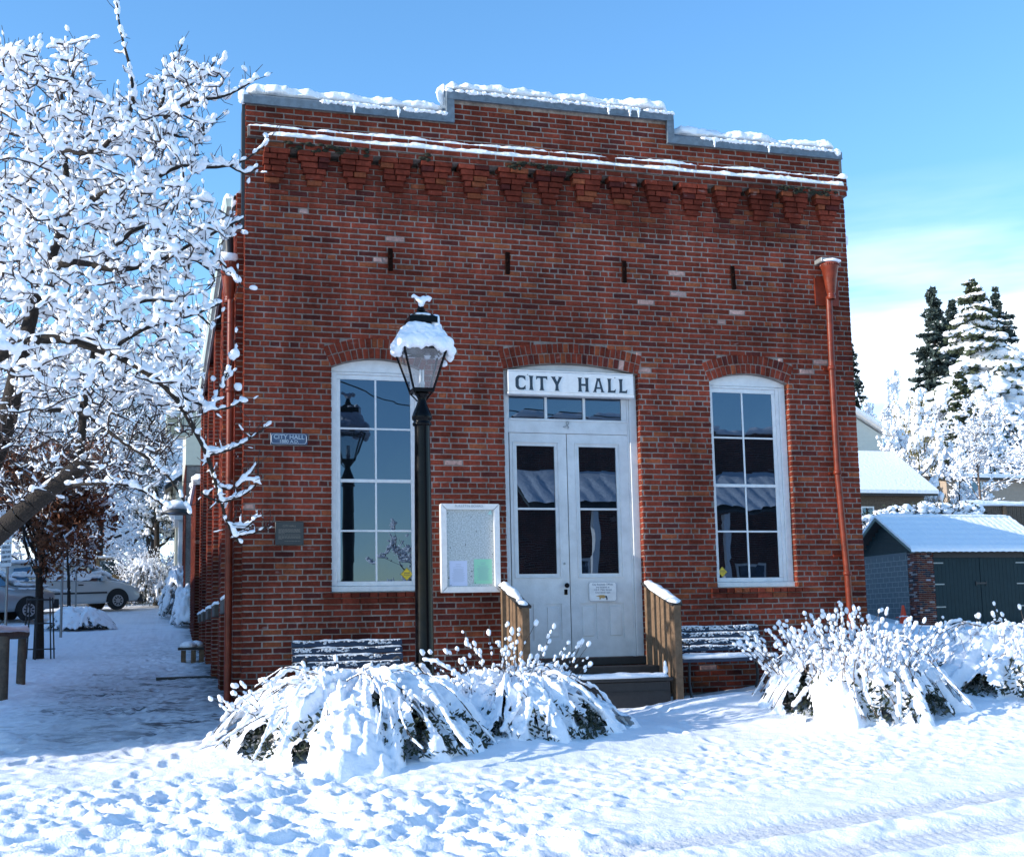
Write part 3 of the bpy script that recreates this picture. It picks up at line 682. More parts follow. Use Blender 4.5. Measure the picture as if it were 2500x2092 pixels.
def leaf(x0,x1,gx0,gx1,knob):
    m=MB(); ya,yb=dy,dy+.045; 
    m.box((x0,ya,.505),(gx0-.045,yb,3.435),0); m.box((gx1+.045,ya,.505),(x1,yb,3.435),0)
    m.box((gx0-.045,ya,3.305),(gx1+.045,yb,3.435),0); m.box((gx0-.045,ya,1.20),(gx1+.045,yb,1.545),0); m.box((gx0-.045,ya,.505),(gx1+.045,yb,.735),0)
    # raised mouldings round the glass
    for (e,pz) in ((.045,.010),(.022,.004)):
        a,b,c,d=gx0-e,gx1+e,1.59-e,3.268+e
        if e==.045:
            m.box((a-.012,ya-pz,c-.012),(b+.012,ya+.02,c+.004),0,None,.003); m.box((a-.012,ya-pz,d-.004),(b+.012,ya+.02,d+.012),0,None,.003); m.box((a-.012,ya-pz,c+.005),(a+.004,ya+.02,d-.005),0,None,.003); m.box((b-.004,ya-pz,c+.005),(b+.012,ya+.02,d-.005),0,None,.003)
        else:
            m.box((a-.022,ya+.006,c-.022),(b+.022,yb,1.589),0); m.box((a-.022,ya+.006,3.269),(b+.022,yb,d+.022),0); m.box((a-.022,ya+.006,1.5895),(gx0-.001,yb,3.2685),0); m.box((gx1+.001,ya+.006,1.5895),(b+.022,yb,3.2685),0)
    m.box((gx0+.001,ya+.008,2.425),(gx1-.001,yb-.004,2.452),0,None,.003)
    mid=(gx0+gx1)/2
    m.box((mid-.075,ya,.7355),(mid+.075,yb,1.1995),0)
    for (a,b) in ((gx0-.045,mid-.075),(mid+.075,gx1+.045)):
        m.box((a+.0,ya+.016,.7352),(b-.0,yb,1.1998),0); m.box((a+.035,ya+.004,.775),(b-.035,ya+.018,1.16),0,None,.008)
    d=part(m,'door',[M['door_white']],hall)
    for (c,e) in ((1.591,2.424),(2.453,3.267)):
        g=MB(); g.add([(gx0+.001,ya+.026,c),(gx1-.001,ya+.027,c),(gx1-.001,ya+.0255,e),(gx0+.001,ya+.025,e)],[(0,1,2,3)]); sub(g,'pane',[M['glass']],d)
    if knob:
        h=MB(); prof=[(.001,-.085),(.022,-.08),(.033,-.06),(.03,-.04),(.014,-.03),(.012,0.)]
        n=18;a=np.arange(n)*2*np.pi/n; pr=np.array(prof); V=np.stack([4.135+pr[:,0][:,None]*np.cos(a),np.repeat(ya+pr[:,1][:,None],n,1),1.435+pr[:,0][:,None]*np.sin(a)],-1).reshape(-1,3)
        i=np.arange(len(prof)-1)[:,None]*n; j=np.arange(n)[None]; h.add(V,np.stack([i+j,i+n+j,i+n+(j+1)%n,i+(j+1)%n],-1).reshape(-1,4),0,None,True)
        sub(h,'handle',[M['black']],d); h=MB(); h.box((4.112,ya-.008,1.315),(4.158,ya-.001,1.385),0,None,.004); sub(h,'lock_plate',[M['black']],d); h=MB(); h.tube([(4.125,ya-.006,1.72),(4.125,ya+.001,1.72)],.016,10); sub(h,'lock_cylinder',[M['gsteel']],d)
    else: pass
    return d
dl=leaf(3.413,4.192,3.508,4.027,True); d2=leaf(4.203,5.060,4.366,4.890,False)
am=MB(); am.box((4.194,dy+.015,.505),(4.201,dy+.04,3.435),0); part(am,'door_gap',[M['dark']],hall)
th=MB(); th.box((3.30,-.02,.40),(5.21,.20,.498),0,None,.008); th.box((3.30,.16,.40),(5.21,.4,4.4),0)
part(th,'threshold',[M['darkwood']],hall)
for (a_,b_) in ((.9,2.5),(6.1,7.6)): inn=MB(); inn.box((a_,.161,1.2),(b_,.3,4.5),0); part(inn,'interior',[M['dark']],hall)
# ---- downspouts
def downspout(pts,head,rad,nm='downspout'):
    d=MB(); d.tube(pts,rad,12,0)
    hx,hy,hz=head
    d.lathe([(.052,hz-.52),(.060,hz-.50),(.060,hz-.47),(.052,hz-.455),(.060,hz-.43),(.070,hz-.38),(.088,hz-.24),(.115,hz-.08),(.127,hz-.06),(.127,hz-.01),(.115,hz),(.02,hz)],(hx,hy),20)
    for i in range(26):
        a=i*2*math.pi/26; d.obox((hx+.128*math.cos(a),hy+.128*math.sin(a),hz-.032),(.018,.018,.03),a,0,.004)
    for (x,y,z) in pts[1:-1]: d.lathe([(rad,z-.03),(rad+.012,z-.025),(rad+.012,z+.025),(rad,z+.03)],(x,y),14)
    return d
d=downspout([(8.10,-.10,5.46),(8.085,-.10,4.43),(8.085,-.10,2.95),(8.15,-.10,1.55),(8.18,-.10,.15)],(8.105,-.155,5.93),.045)
for z in (4.43,2.95,1.8): d.box((8.0,-.03,z-.015),(8.2,-.005,z+.015),0)
d.box((7.93,-.03,5.35),(8.30,.0,5.75),0)
dd=part(d,'downspout',[M['redpipe']],hall)
s=MB(); s.obox((8.07,-.12,5.965),(.26,.20,.07),0,0,.01); sub(s,'outlet_box',[M['gsteel']],dd)
s=MB(); blobs(s,[[8.12,-.20,5.95]],[[.15,.11,.03]]); sub(s,'snow',[M['snow']],dd)
d=downspout([(-.15,.22,5.05),(-.15,.22,3.9),(-.15,.22,2.25),(-.15,.22,.0)],(-.17,.30,5.55),.045)
for z in (3.9,2.25): d.box((-.16,.17,z-.015),(.0,.27,z+.015),0)
dd=part(d,'downspout',[M['redpipe']],hall)
s=MB(); blobs(s,[[-.2,.28,5.60],[-.1,.35,5.62]],[[.16,.14,.08],[.1,.1,.08]]); sub(s,'snow',[M['snow']],dd)
s=MB(); s.tube([(-.17,.30,5.5),(-.18,.33,5.9),(-.2,.5,6.2),(-.3,.6,6.3)],.05,10); sub(s,'spout_elbow',[M['dark']],dd)
# ================================================================== GROUND
TA=np.array([1.818,-7.732]); TD=np.array([.98474,.17403]); TN=np.array([.17403,-.98474])
def track_uv(x,y): return (x-TA[0])*TD[0]+(y-TA[1])*TD[1],(x-TA[0])*TN[0]+(y-TA[1])*TN[1]
def sm(a,b,x): t=np.clip((x-a)/(b-a),0,1); return t*t*(3-2*t)
def detail(x,y):
    u,v=track_uv(x,y)
    d=.014*(fbm(x*7,y*7,1,4)-.5)+.03*(fbm(x*1.7,y*1.7,2,3)-.5)+.010*(fbm(x*19,y*19,41,2)-.5)
    # trampled and shovelled snow, front left
    k=sm(2.2,.2,x+.35*(y+6))*sm(-4.35,-5.0,y)
    lum=fbm(x*4.6+1.6*fbm(x*2.4,y*2.4,9),y*6.2+1.4*fbm(x*2.2,y*2.2,19),3,4); mod=.25+1.3*fbm(x*.9+3,y*1.2,52,2); d=d+k*mod*(.13*(lum-.5)+.07*(fbm(x*6.5+y,y*7.5-x,6,3)-.5)+.055*(fbm(x*15,y*15,8,3)-.5))
    # open snow in front of the hall
    k2=sm(.3,1.6,x)*sm(-.35,-1.,v)*sm(-2.9,-2.4,v)
    d=d+k2*(.036*(fbm(x*7,y*9,12,3)-.5)+.030*(fbm(x*17,y*18,13,2)-.5))
    # wheel ruts
    wv=v+.03*(fbm(u*1.2,np.zeros_like(u),20,2)-.5)
    on=sm(-.9,.1,u+.4*wv)+.45*sm(-3,-.9,u)*(1-sm(-.9,.1,u))
    rut=lambda a,b,e:sm(a-e,a+e,wv)*(1-sm(b-e,b+e,wv))
    r1=rut(.10,.42,.05); r2=rut(.74,1.12,.05); r3=rut(1.75,2.2,.08)
    d=d-on*.024*(r1+r2+r3)+on*.008*rut(-.08,.06,.06)*(.3+1.2*fbm(u*2,wv*3,22,2))
    tr=np.sin(u*2*np.pi/.085+wv*9)*.5+.5; edge=rut(.02,.13,.02)
    d=d+on*(.006*edge*tr*(.3+1.1*fbm(u*1.3,wv*2,28,2)))+on*.006*(r1+r2)*(np.sin(u*2*np.pi/.07+np.sign(wv-.27)*wv*30)>.2)
    mid=rut(.46,.70,.05); d=d+on*mid*(.06*(fbm(u*2.6,wv*4,25,3)-.42)+.03*(fbm(u*9,wv*9,26,2)-.5))
    mid2=rut(1.16,1.7,.06); d=d+on*mid2*(.055*(fbm(u*3.5,wv*5,27,3)-.4))
    # thin, walked snow on the pavement
    pv=sm(.35,.0,x)*sm(-4.6,-3.9,y); d=d*(1-.55*pv)+pv*(.07*(fbm(x*3.2,y*3.6,30,4)-.5)+.045*(fbm(x*8,y*7,33,3)-.5))
    far=sm(10,24,y); d=d*(1-.5*far)
    # drift against the planting beds
    for (cx,cy,rx,ry,h) in ((.9,-3.55,1.75,1.35,.16),(2.6,-3.2,1.5,1.2,.12),(6.4,-3.1,1.7,1.5,.14),(8.6,-2.9,1.8,1.6,.14),(5.0,-2.2,.9,.6,.12)):
        d=d+h*np.exp(-(((x-cx)/rx)**2+((y-cy)/ry)**2)**1.5)
    d=d+k*.05*(fbm(x*1.1,y*1.3,51,2)-.5)
    return d
def TS(x,y): return T(x,y)+detail(np.asarray(x,float),np.asarray(y,float))
xs=np.concatenate([-np.geomspace(420,5.3,40),np.arange(-5.2,9.6,.024),9.6+np.geomspace(.08,600,54)])
ys=np.concatenate([-9.8-np.geomspace(80,.1,26),np.arange(-9.8,-.2,.024),np.arange(-.2,16,.07),16+np.geomspace(.1,600,70)])
XX,YY=np.meshgrid(xs,ys,indexing='ij'); ZZ=TS(XX,YY)
ix=((XX>-4.0)&(XX<.3)&(YY>15))|((XX>.1)&(XX<8.3)&(YY>.1)&(YY<15.9))
fr=random.Random(17)
def print_at(px_,py_,an,s=1.,dep=.05):
    i0,i1=np.searchsorted(xs,[px_-.32*s,px_+.32*s]); j0,j1=np.searchsorted(ys,[py_-.32*s,py_+.32*s])
    if i1-i0<3 or j1-j0<3: return
    a=XX[i0:i1,j0:j1]-px_; b=YY[i0:i1,j0:j1]-py_; u=(a*math.cos(an)+b*math.sin(an))/(.155*s); v=(-a*math.sin(an)+b*math.cos(an))/(.062*s); q=(u*u)**1.5+(v*v)**1.5
    ZZ[i0:i1,j0:j1]+= -dep*np.exp(-q**1.2)+dep*.45*np.exp(-((np.sqrt(u*u+v*v)-1.35)/.28)**2)*(.5+fbm(XX[i0:i1,j0:j1]*12,YY[i0:i1,j0:j1]*12,61,2))
for (ax,ay,bx_,by_,n_,dp) in ((-2.6,-8.5,-1.4,12,34,.030),(-1.0,-8.,-1.1,16,40,.028),(-.6,-7.4,-2.2,9,30,.028),(-2.4,-5.6,2.6,-6.6,12,.04),(-1.9,-6.6,2.2,-5.5,11,.04),(-1.8,-7.2,1.5,-7.0,9,.04),(-.2,-7.6,1.9,-5.7,8,.045),(3.9,-5.4,4.3,-1.3,9,.022),(1.5,-7.8,-1.6,-5.2,9,.05),(2.4,-6.3,7.5,-5.4,13,.014)):
    L_=math.hypot(bx_-ax,by_-ay); an=math.atan2(by_-ay,bx_-ax)
    for k in range(n_):
        t=(k+.5)/n_; s_=1 if k%2 else -1
        print_at(ax+(bx_-ax)*t-s_*.13*math.sin(an)+fr.gauss(0,.06),ay+(by_-ay)*t+s_*.13*math.cos(an)+fr.gauss(0,.06),an+fr.gauss(0,.2),fr.uniform(.9,1.15),dp*fr.uniform(.6,1.2))
ins=(XX>.12)&(XX<8.3)&(YY>.15)&(YY<15.8); ZZ[ins]-=.35
V=np.stack([XX,YY,ZZ],-1).reshape(-1,3); nx,ny=XX.shape
idx=(np.arange(nx-1)[:,None]*ny+np.arange(ny-1)[None]).ravel(); Q=np.stack([idx,idx+ny,idx+ny+1,idx+1],-1)
cxy=(V[Q[:,0],:2]+V[Q[:,2],:2])/2; _,vv=track_uv(cxy[:,0],cxy[:,1])
street=(vv>-2.75)&(cxy[:,1]<40)&((vv<14)|(cxy[:,1]<-5))
walk=(~street)&(cxy[:,0]>-3.0-np.clip(cxy[:,1]-8,0,40)*.02)&(cxy[:,0]<0.05)&(cxy[:,1]<60)
def sheet(name,sel,m):
    q=Q[sel]; u,inv=np.unique(q,return_inverse=True); mb=MB(); mb.add(V[u],inv.reshape(-1,4),0,None,True); return tag(mb.build(name,m),kind='structure')
def snowmat(name,patch=False,rut=False):
    m=mat(name,(.86,.885,.93),.55,spec=.25,bump=.006,bscale=55)
    if not(patch or rut): return m
    nt=m.node_tree;N=nt.nodes;L=nt.links;b=N['Principled BSDF']; tc=N.new('ShaderNodeTexCoord')
    mp=N.new('ShaderNodeMapping'); mp.inputs['Scale'].default_value=(.55,2.6,1) if patch else (.8,6,1)
    if rut: mp.inputs['Rotation'].default_value=(0,0,R_(-10))
    L.new(tc.outputs['Object'],mp.inputs[0])
    n=N.new('ShaderNodeTexNoise'); n.inputs['Scale'].default_value=3.4; n.inputs['Detail'].default_value=9; n.inputs['Roughness'].default_value=.72; L.new(mp.outputs[0],n.inputs[0])
    r=N.new('ShaderNodeMapRange'); r.inputs[1].default_value=.50; r.inputs[2].default_value=.57; L.new(n.outputs[0],r.inputs[0])
    # broad mask, where people and wheels have worn the snow thin
    sp=N.new('ShaderNodeSeparateXYZ'); L.new(tc.outputs['Object'],sp.inputs[0])
    n2=N.new('ShaderNodeTexNoise'); n2.inputs['Scale'].default_value=.7; n2.inputs['Detail'].default_value=3; L.new(tc.outputs['Object'],n2.inputs[0])
    def mr(src,a,b_,c,d): x=N.new('ShaderNodeMapRange'); x.inputs[1].default_value=a;x.inputs[2].default_value=b_;x.inputs[3].default_value=c;x.inputs[4].default_value=d; L.new(src,x.inputs[0]); return x.outputs[0]
    def mul(a,b_,op='MULTIPLY'): x=N.new('ShaderNodeMath'); x.operation=op; L.new(a,x.inputs[0]); L.new(b_,x.inputs[1]); x.use_clamp=True; return x.outputs[0]
    if patch:
        msk=mul(mul(mr(sp.outputs[1],-3.2,-1.,0,1),mr(sp.outputs[1],6.,9.,1,.25)),mr(n2.outputs[0],.40,.55,.1,1))
        wall=mul(mr(sp.outputs[0],-.55,-.1,0,1),mr(sp.outputs[1],-.5,1.,0,1))
        edge=mul(wall,mr(n.outputs[0],.40,.56,0,1))
        f=mul(mul(r.outputs[0],msk),edge,'MAXIMUM')
        side=mr(sp.outputs[0],-2.9,-1.9,0,1); f=mul(f,side)
        grey=mul(mul(mr(sp.outputs[1],-4.,-2.,0,1),mr(sp.outputs[1],6,12,1,0)),side)
        c1=N.new('ShaderNodeMix'); c1.data_type='RGBA'; c1.inputs[6].default_value=(.86,.885,.93,1); c1.inputs[7].default_value=(.50,.51,.54,1); L.new(grey,c1.inputs[0])
    else:
        c1=N.new('ShaderNodeMix'); c1.data_type='RGBA'; c1.inputs[6].default_value=(.86,.885,.93,1); c1.inputs[7].default_value=(.66,.68,.71,1)
        # distance across the ruts
        dp=N.new('ShaderNodeVectorMath'); dp.operation='DOT_PRODUCT'; dp.inputs[1].default_value=(TN[0],TN[1],0); L.new(tc.outputs['Object'],dp.inputs[0])
        off=float(TA@TN)
        def band(a,b_): return mul(mr(dp.outputs['Value'],off+a-.04,off+a+.04,0,1),mr(dp.outputs['Value'],off+b_-.04,off+b_+.04,1,0))
        bb=mul(band(.12,.42),band(.76,1.12),'MAXIMUM'); du=N.new('ShaderNodeVectorMath'); du.operation='DOT_PRODUCT'; du.inputs[1].default_value=(TD[0],TD[1],0); L.new(tc.outputs['Object'],du.inputs[0])
        bb=mul(bb,mr(du.outputs['Value'],float(TA@TD)-1.6,float(TA@TD)+.2,.25,1)); L.new(bb,c1.inputs[0]); f=mul(mul(bb,mr(n.outputs[0],.52,.66,0,.40)),bb)
    c2=N.new('ShaderNodeMix'); c2.data_type='RGBA'; L.new(f,c2.inputs[0]); L.new(c1.outputs[2],c2.inputs[6]); c2.inputs[7].default_value=(.045,.045,.05,1) if patch else (.2,.2,.21,1); L.new(c2.outputs[2],b.inputs['Base Color'])
    return m
sheet('street',street,snowmat('street_snow',rut=True)); sheet('sidewalk',walk,snowmat('worn_snow',patch=True)); sheet('snowy_ground',~street&~walk,snowmat('ground_snow'))
# drain strip across the pavement
dz=MB(); xx=np.linspace(-.95,-.03,24)
for i,x in enumerate(np.arange(-1.0,-.02,.035)): dz.box((x,7.02,float(TS(x,7.1))-.02),(x+.024,7.24,float(T(x,7.1))+.022),0)
dz.box((-1.02,6.99,.06),(-.02,7.02,float(T(-.5,7.1))+.026),0); dz.box((-1.02,7.24,.06),(-.02,7.27,float(T(-.5,7.1))+.028),0)
tag(dz.build('drain_grate',M['dark']),'dark slotted drain grate across the pavement by the brick side wall','drain')
# ================================================================== ENTRANCE
st=empty('entrance_steps',(4.22,-.6,0)); tag(st,'dark wooden entrance step with snow on its front edge below the white doors','steps')
m_=MB(); m_.box((3.30,-.44,.0),(5.20,-.005,.395),0,None,.008); part(m_,'landing',[M['darkwood']],st)
m_=MB(); m_.box((3.36,-1.06,.225),(5.10,-.445,.265),0,None,.006); t_=part(m_,'tread',[M['darkwood']],st)
m_=MB(); ribbon(m_,[(3.40,-.96,.268),(5.08,-.96,.268)],.10,.062,31,.025,9,.2,6,.05); ribbon(m_,[(3.45,-.72,.268),(5.06,-.72,.268)],.17,.04,32,.03,9,.3,4,.05); blobs(m_,[[5.03,-.99,.36],[5.03,-.98,.42]],[[.03,.03,.06],[.02,.02,.05]]); sub(m_,'snow',[M['snow']],t_)
m_=MB(); m_.box((3.40,-1.03,-.1),(5.07,-1.0,.222),0,None,.005); m_.box((3.40,-1.036,.10),(5.07,-1.029,.108),0); part(m_,'riser',[M['darkwood']],st)
def railing(x,lab):
    r=empty('step_railing',(x,-.55,0)); tag(r,lab,'railing','wooden railings either side of the entrance step')
    zc=lambda y: 1.45+(y+.06)*.30/.98
    posts=[(-.12,.06),(-.98,.12)]
    for (y,wd) in posts:
        p=MB(); p.box((x-.047,y-wd/2-.01,-.15),(x+.047,y+wd/2,zc(y)-.03),0,None,.005); part(p,'post',[M['wood']],r)
    for y in (-.29,-.45,-.61,-.78):
        p=MB(); j=(nr.random()-.5)*.01; p.box((x-.018+j,y-.05,.05),(x+.018+j,y+.05,zc(y)-.03),0,None,.004); part(p,'baluster',[M['wood']],r)
    c=MB(); L_=1.04; ang=math.atan2(.30,.98); c.obox((x,-.55,zc(-.55)-.005),(.15,L_,.035),0,0,.006,('X',ang)); cp=part(c,'handrail',[M['darkwood']],r)
    s=MB(); ribbon(s,[(x,-.08,zc(-.08)+.012),(x,-1.04,zc(-1.04)+.012)],.072,.045,int(x*9),.02,9,.4,7,.1); sub(s,'snow',[M['snow']],cp)
railing(3.24,'weathered wooden step railing with sloping snowy cap, nearer the bulletin board'); railing(5.19,'weathered wooden step railing with sloping snowy cap, nearer the bench on the right')
# ================================================================== SIGNS ON THE FACADE
sg=empty('name_board',(4.25,0.0,3.92)); tag(sg,'white board with dark painted letters reading CITY HALL above the doors','sign')
m_=MB(); m_.box((3.372,-.005,3.965),(5.128,.09,4.235),0,None,.006); m_.box((3.366,-.012,3.925),(5.134,.09,3.963),0,None,.008); m_.box((3.372,-.008,4.237),(5.128,.09,4.252),0,None,.004); part(m_,'board',[M['white']],sg)
GL={'I':[[(0,0),(.36,0),(.30,.07),(.275,.3),(.275,.7),(.30,.93),(.36,1),(0,1),(.06,.93),(.085,.7),(.085,.3),(.06,.07)]],
'T':[[(0,1),(0,.74),(.05,.77),(.10,.86),(.295,.86),(.29,.3),(.265,.07),(.20,0),(.58,0),(.515,.07),(.49,.3),(.485,.86),(.68,.86),(.73,.77),(.78,.74),(.78,1)]],
'Y':[[(0,1),(.36,1),(.31,.93),(.45,.64),(.57,.93),(.52,1),(.84,1),(.77,.93),(.53,.44),(.53,.25),(.55,.07),(.61,0),(.25,0),(.31,.07),(.33,.25),(.33,.44),(.07,.93)]],
'L':[[(0,0),(.60,0),(.64,.28),(.56,.20),(.50,.15),(.275,.15),(.275,.7),(.30,.93),(.36,1),(0,1),(.06,.93),(.085,.7),(.085,.3),(.06,.07)]],
'H':[[(0,0),(.34,0),(.28,.07),(.265,.3),(.265,.42),(.545,.42),(.545,.3),(.53,.07),(.47,0),(.81,0),(.75,.07),(.735,.3),(.735,.7),(.75,.93),(.81,1),(.47,1),(.53,.93),(.545,.7),(.545,.56),(.265,.56),(.265,.7),(.28,.93),(.34,1),(0,1),(.06,.93),(.075,.7),(.075,.3),(.06,.07)]],
'A':[[(0,0),(.30,0),(.25,.07),(.285,.24),(.43,.24),(.43,.36),(.315,.36),(.40,.78),(.43,.78),(.43,1),(.26,1),(.31,.93),(.09,.10)],[(.86,0),(.77,.10),(.55,.93),(.60,1),(.43,1),(.43,.78),(.46,.78),(.545,.36),(.43,.36),(.43,.24),(.575,.24),(.61,.07),(.56,0)]],
'C':[[(.68,.66),(.68,1),(.62,.95),(.55,1),(.22,1),(.08,.92),(0,.78),(0,.22),(.08,.08),(.22,0),(.55,0),(.62,.05),(.68,.01),(.68,.34),(.56,.20),(.42,.14),(.30,.16),(.22,.28),(.22,.72),(.30,.84),(.42,.86),(.56,.80)]]}
xm=lambda p:3.372+(p-105)/1795*1.756
m_=MB()
for ch,a,b in (('C',210,350),('I',393,467),('T',500,657),('Y',705,875),('H',1085,1255),('A',1300,1475),('L',1510,1637),('L',1675,1806)):
    gl=GL[ch]; wmax=max(q[0] for g_ in gl for q in g_); x0,x1=xm(a),xm(b); s_=(x1-x0)/wmax
    for k,g_ in enumerate(gl): m_.prism([(x0+q[0]*s_,3.988+q[1]*.190) for q in g_][::-1],-.0075,-.003,0)
part(m_,'lettering',[M['navy']],sg)
m_=MB()
for x in (3.64,4.86): m_.tube([(x,-.012,4.19),(x,.0,4.19)],.008,8)
part(m_,'screw',[M['gsteel']],sg)
# blue street-name style plate
p=empty('wall_plaque',(.545,0,3.2)); tag(p,'small blue enamel plate reading CITY HALL 1880 on the brickwork left of the window','plaque')
m_=MB(); m_.box((.325,-.022,3.195),(.775,-.002,3.338),0,None,.004); part(m_,'plate',[M['bluesign']],p)
m_=MB(); z0,z1,x0,x1=3.207,3.326,.337,.763; c_=.022
pl=[(x0+c_,z0),(x1-c_,z0),(x1,z0+c_),(x1,z1-c_),(x1-c_,z1),(x0+c_,z1),(x0,z1-c_),(x0,z0+c_),(x0+c_,z0)]
for a,b in zip(pl[:-1],pl[1:]): m_.tube([(a[0],-.023,a[1]),(b[0],-.023,b[1])],.0032,5)
part(m_,'border',[M['silver']],p)
text('lettering','CITY HALL',.078,(.55,-.0235,3.288),M['silver'],p,offset=.0012); text('lettering','1880 A.D.',.058,(.55,-.0235,3.234),M['silver'],p,offset=.001)
p=empty('wall_plaque',(.555,0,1.96)); tag(p,'square black memorial plaque headed CITY HALL, low on the brick corner','plaque')
m_=MB(); m_.box((.385,-.03,1.958),(.73,-.002,2.245),0,None,.006); part(m_,'plate',[M['plaque']],p)
text('lettering','CITY HALL',.034,(.557,-.0315,2.19),M['bronze'],p)
m_=MB(); r=random.Random(3)
for i,z in enumerate([2.150,2.139,2.128,2.117,2.106,2.085,2.064,2.053,2.042,2.031,2.006]):
    x0=.425 if i!=10 else .50; x=x0; e={4:.50,9:.47}.get(i,.69)
    while x<e:
        wv=r.uniform(.012,.035); m_.box((x,-.0318,z-.0024),(min(x+wv,e),-.0302,z+.0024),0); x+=wv+.006
tag(part(m_,'engraved_text',[M['bronze']],p),'lines of small engraved text')
# bulletin board
b=empty('bulletin_board',(2.82,0,1.35)); tag(b,'white framed bulletin board with two pinned notices, on the brick between window and doors','notice board')
x0,x1,z0,z1=2.435,3.20,1.355,2.475; fw_=.072
m_=MB()
fr=[((x0,z0),(x1,z0),(x1-fw_,z0+fw_),(x0+fw_,z0+fw_)),((x0,z1),(x0+fw_,z1-fw_),(x1-fw_,z1-fw_),(x1,z1)),((x0,z0),(x0+fw_,z0+fw_),(x0+fw_,z1-fw_),(x0,z1)),((x1,z0),(x1,z1),(x1-fw_,z1-fw_),(x1-fw_,z0+fw_))]
for q in fr:
    c=np.mean(q,0); q2=[tuple(np.array(k)+(c-np.array(k))*.012) for k in q]; m_.prism(q2[::-1],-.095,-.004,0)
part(m_,'frame',[M['white']],b)
m_=MB(); m_.box((x0+fw_-.01,-.05,z0+fw_-.01),(x1-fw_+.01,-.006,z1-fw_+.01),0)
bm_=mat('stapled_board',(.60,.63,.63),.7,nscale=60,namt=.06,c2=(.40,.43,.42)); part(m_,'panel',[bm_],b)
m_=MB()
for (px,py) in ((625,378),(700,606),(532,810),(948,600),(948,960),(625,1220),(612,1300),(300,857),(260,327),(265,1322)):
    X=x0+(px-145)/915*(x1-x0); Z=z1-(py-180)/1365*(z1-z0); m_.tube([(X,-.056,Z),(X,-.05,Z)],.007,6)
tag(part(m_,'staples',[M['dark']],b),'dark staples and screw heads left in the panel')
text('lettering','BULLETIN BOARD',.040,(2.80,-.0965,2.445),mat('faded_lettering',(.30,.33,.35),.8),b,sx_=1.15)
for (a,c,zb_,zt,mm,lab) in ((2.545,2.775,1.437,1.755,'paper','white paper notice pinned in the lower left corner of the bulletin board'),(2.862,3.10,1.462,1.775,'greenpaper','pale green paper notice pinned in the lower right corner of the bulletin board')):
    n_=empty('notice',((a+c)/2,-.055,zb_)); tag(n_,lab,'notice')
    m_=MB(); m_.box((a,-.0535,zb_),(c,-.0515,zt),0); part(m_,'sheet',[M[mm]],n_)
    m_=MB(); z=zt-.045; i=0; r=random.Random(int(a*99))
    while z>zb_+.05:
        cx=(a+c)/2; hw=(.045 if i<2 else .085)*r.uniform(.6,1.0); m_.box((cx-hw,-.0545,z-.0015),(cx+hw,-.0538,z+.0015),0); z-=.013 if i>2 else .02; i+=1
    tag(part(m_,'printed_text',[mat('faint_print',(.28,.36,.45),.8)],n_),'faint lines of small print')
    m_=MB(); m_.tube([(a+.015,-.062,zb_+.012),(a+.015,-.053,zb_+.012)],.005,6); part(m_,'pin',[M['dark']],n_)
m_=MB(); m_.prism([(3.055,2.345),(3.11,2.345),(3.10,2.395),(3.09,2.40)],-.054,-.052,0); tag(m_.build('paper_scrap',[mat('mint_paper',(.45,.7,.68),.8)]),'torn scrap of pale blue-green paper in the top right corner of the bulletin board','paper')
# door sign
p=empty('door_sign',(4.637,.10,1.22)); tag(p,'white sign with text and a pointing hand, screwed to the right-hand door','sign')
x0,x1,z0,z1=4.443,4.832,1.222,1.478; k=.022
oc=[(x0+k,z0),(x1-k,z0),(x1,z0+k),(x1,z1-k),(x1-k,z1),(x0+k,z1),(x0,z1-k),(x0,z0+k)]
m_=MB(); m_.prism(oc[::-1],.094,.106,0); part(m_,'plate',[M['white']],p)
m_=MB(); k2=.006; oc2=[(a+(.5*(x0+x1)-a)*.025,c+(.5*(z0+z1)-c)*.035) for a,c in oc]; oc2.append(oc2[0])
for a,c in zip(oc2[:-1],oc2[1:]): m_.tube([(a[0],.0935,a[1]),(c[0],.0935,c[1])],.0018,4)
part(m_,'border',[mat('blue_line',(.12,.17,.28),.6)],p)
for s_,z in (('City Business Offices',1.443),('are located at',1.408),('110 E. Main Street',1.373),('One block east',1.338)): text('lettering',s_,.034,(4.637,.093,z),mat('sign_ink',(.07,.09,.16),.6),p)
m_=MB(); m_.prism([(4.545,1.294),(4.60,1.306),(4.655,1.306),(4.668,1.295),(4.668,1.268),(4.64,1.262),(4.61,1.268),(4.598,1.245),(4.588,1.25),(4.588,1.275),(4.575,1.288),(4.545,1.288)],.0925,.0937,0); part(m_,'pointing_hand',[M['handtan']],p)
m_=MB(); m_.prism([(4.67,1.30),(4.69,1.295),(4.70,1.265),(4.698,1.24),(4.685,1.24),(4.68,1.265),(4.67,1.275)],.0925,.0937,0); part(m_,'cuff',[M['navy']],p)
for x in (4.457,4.818):
    pass
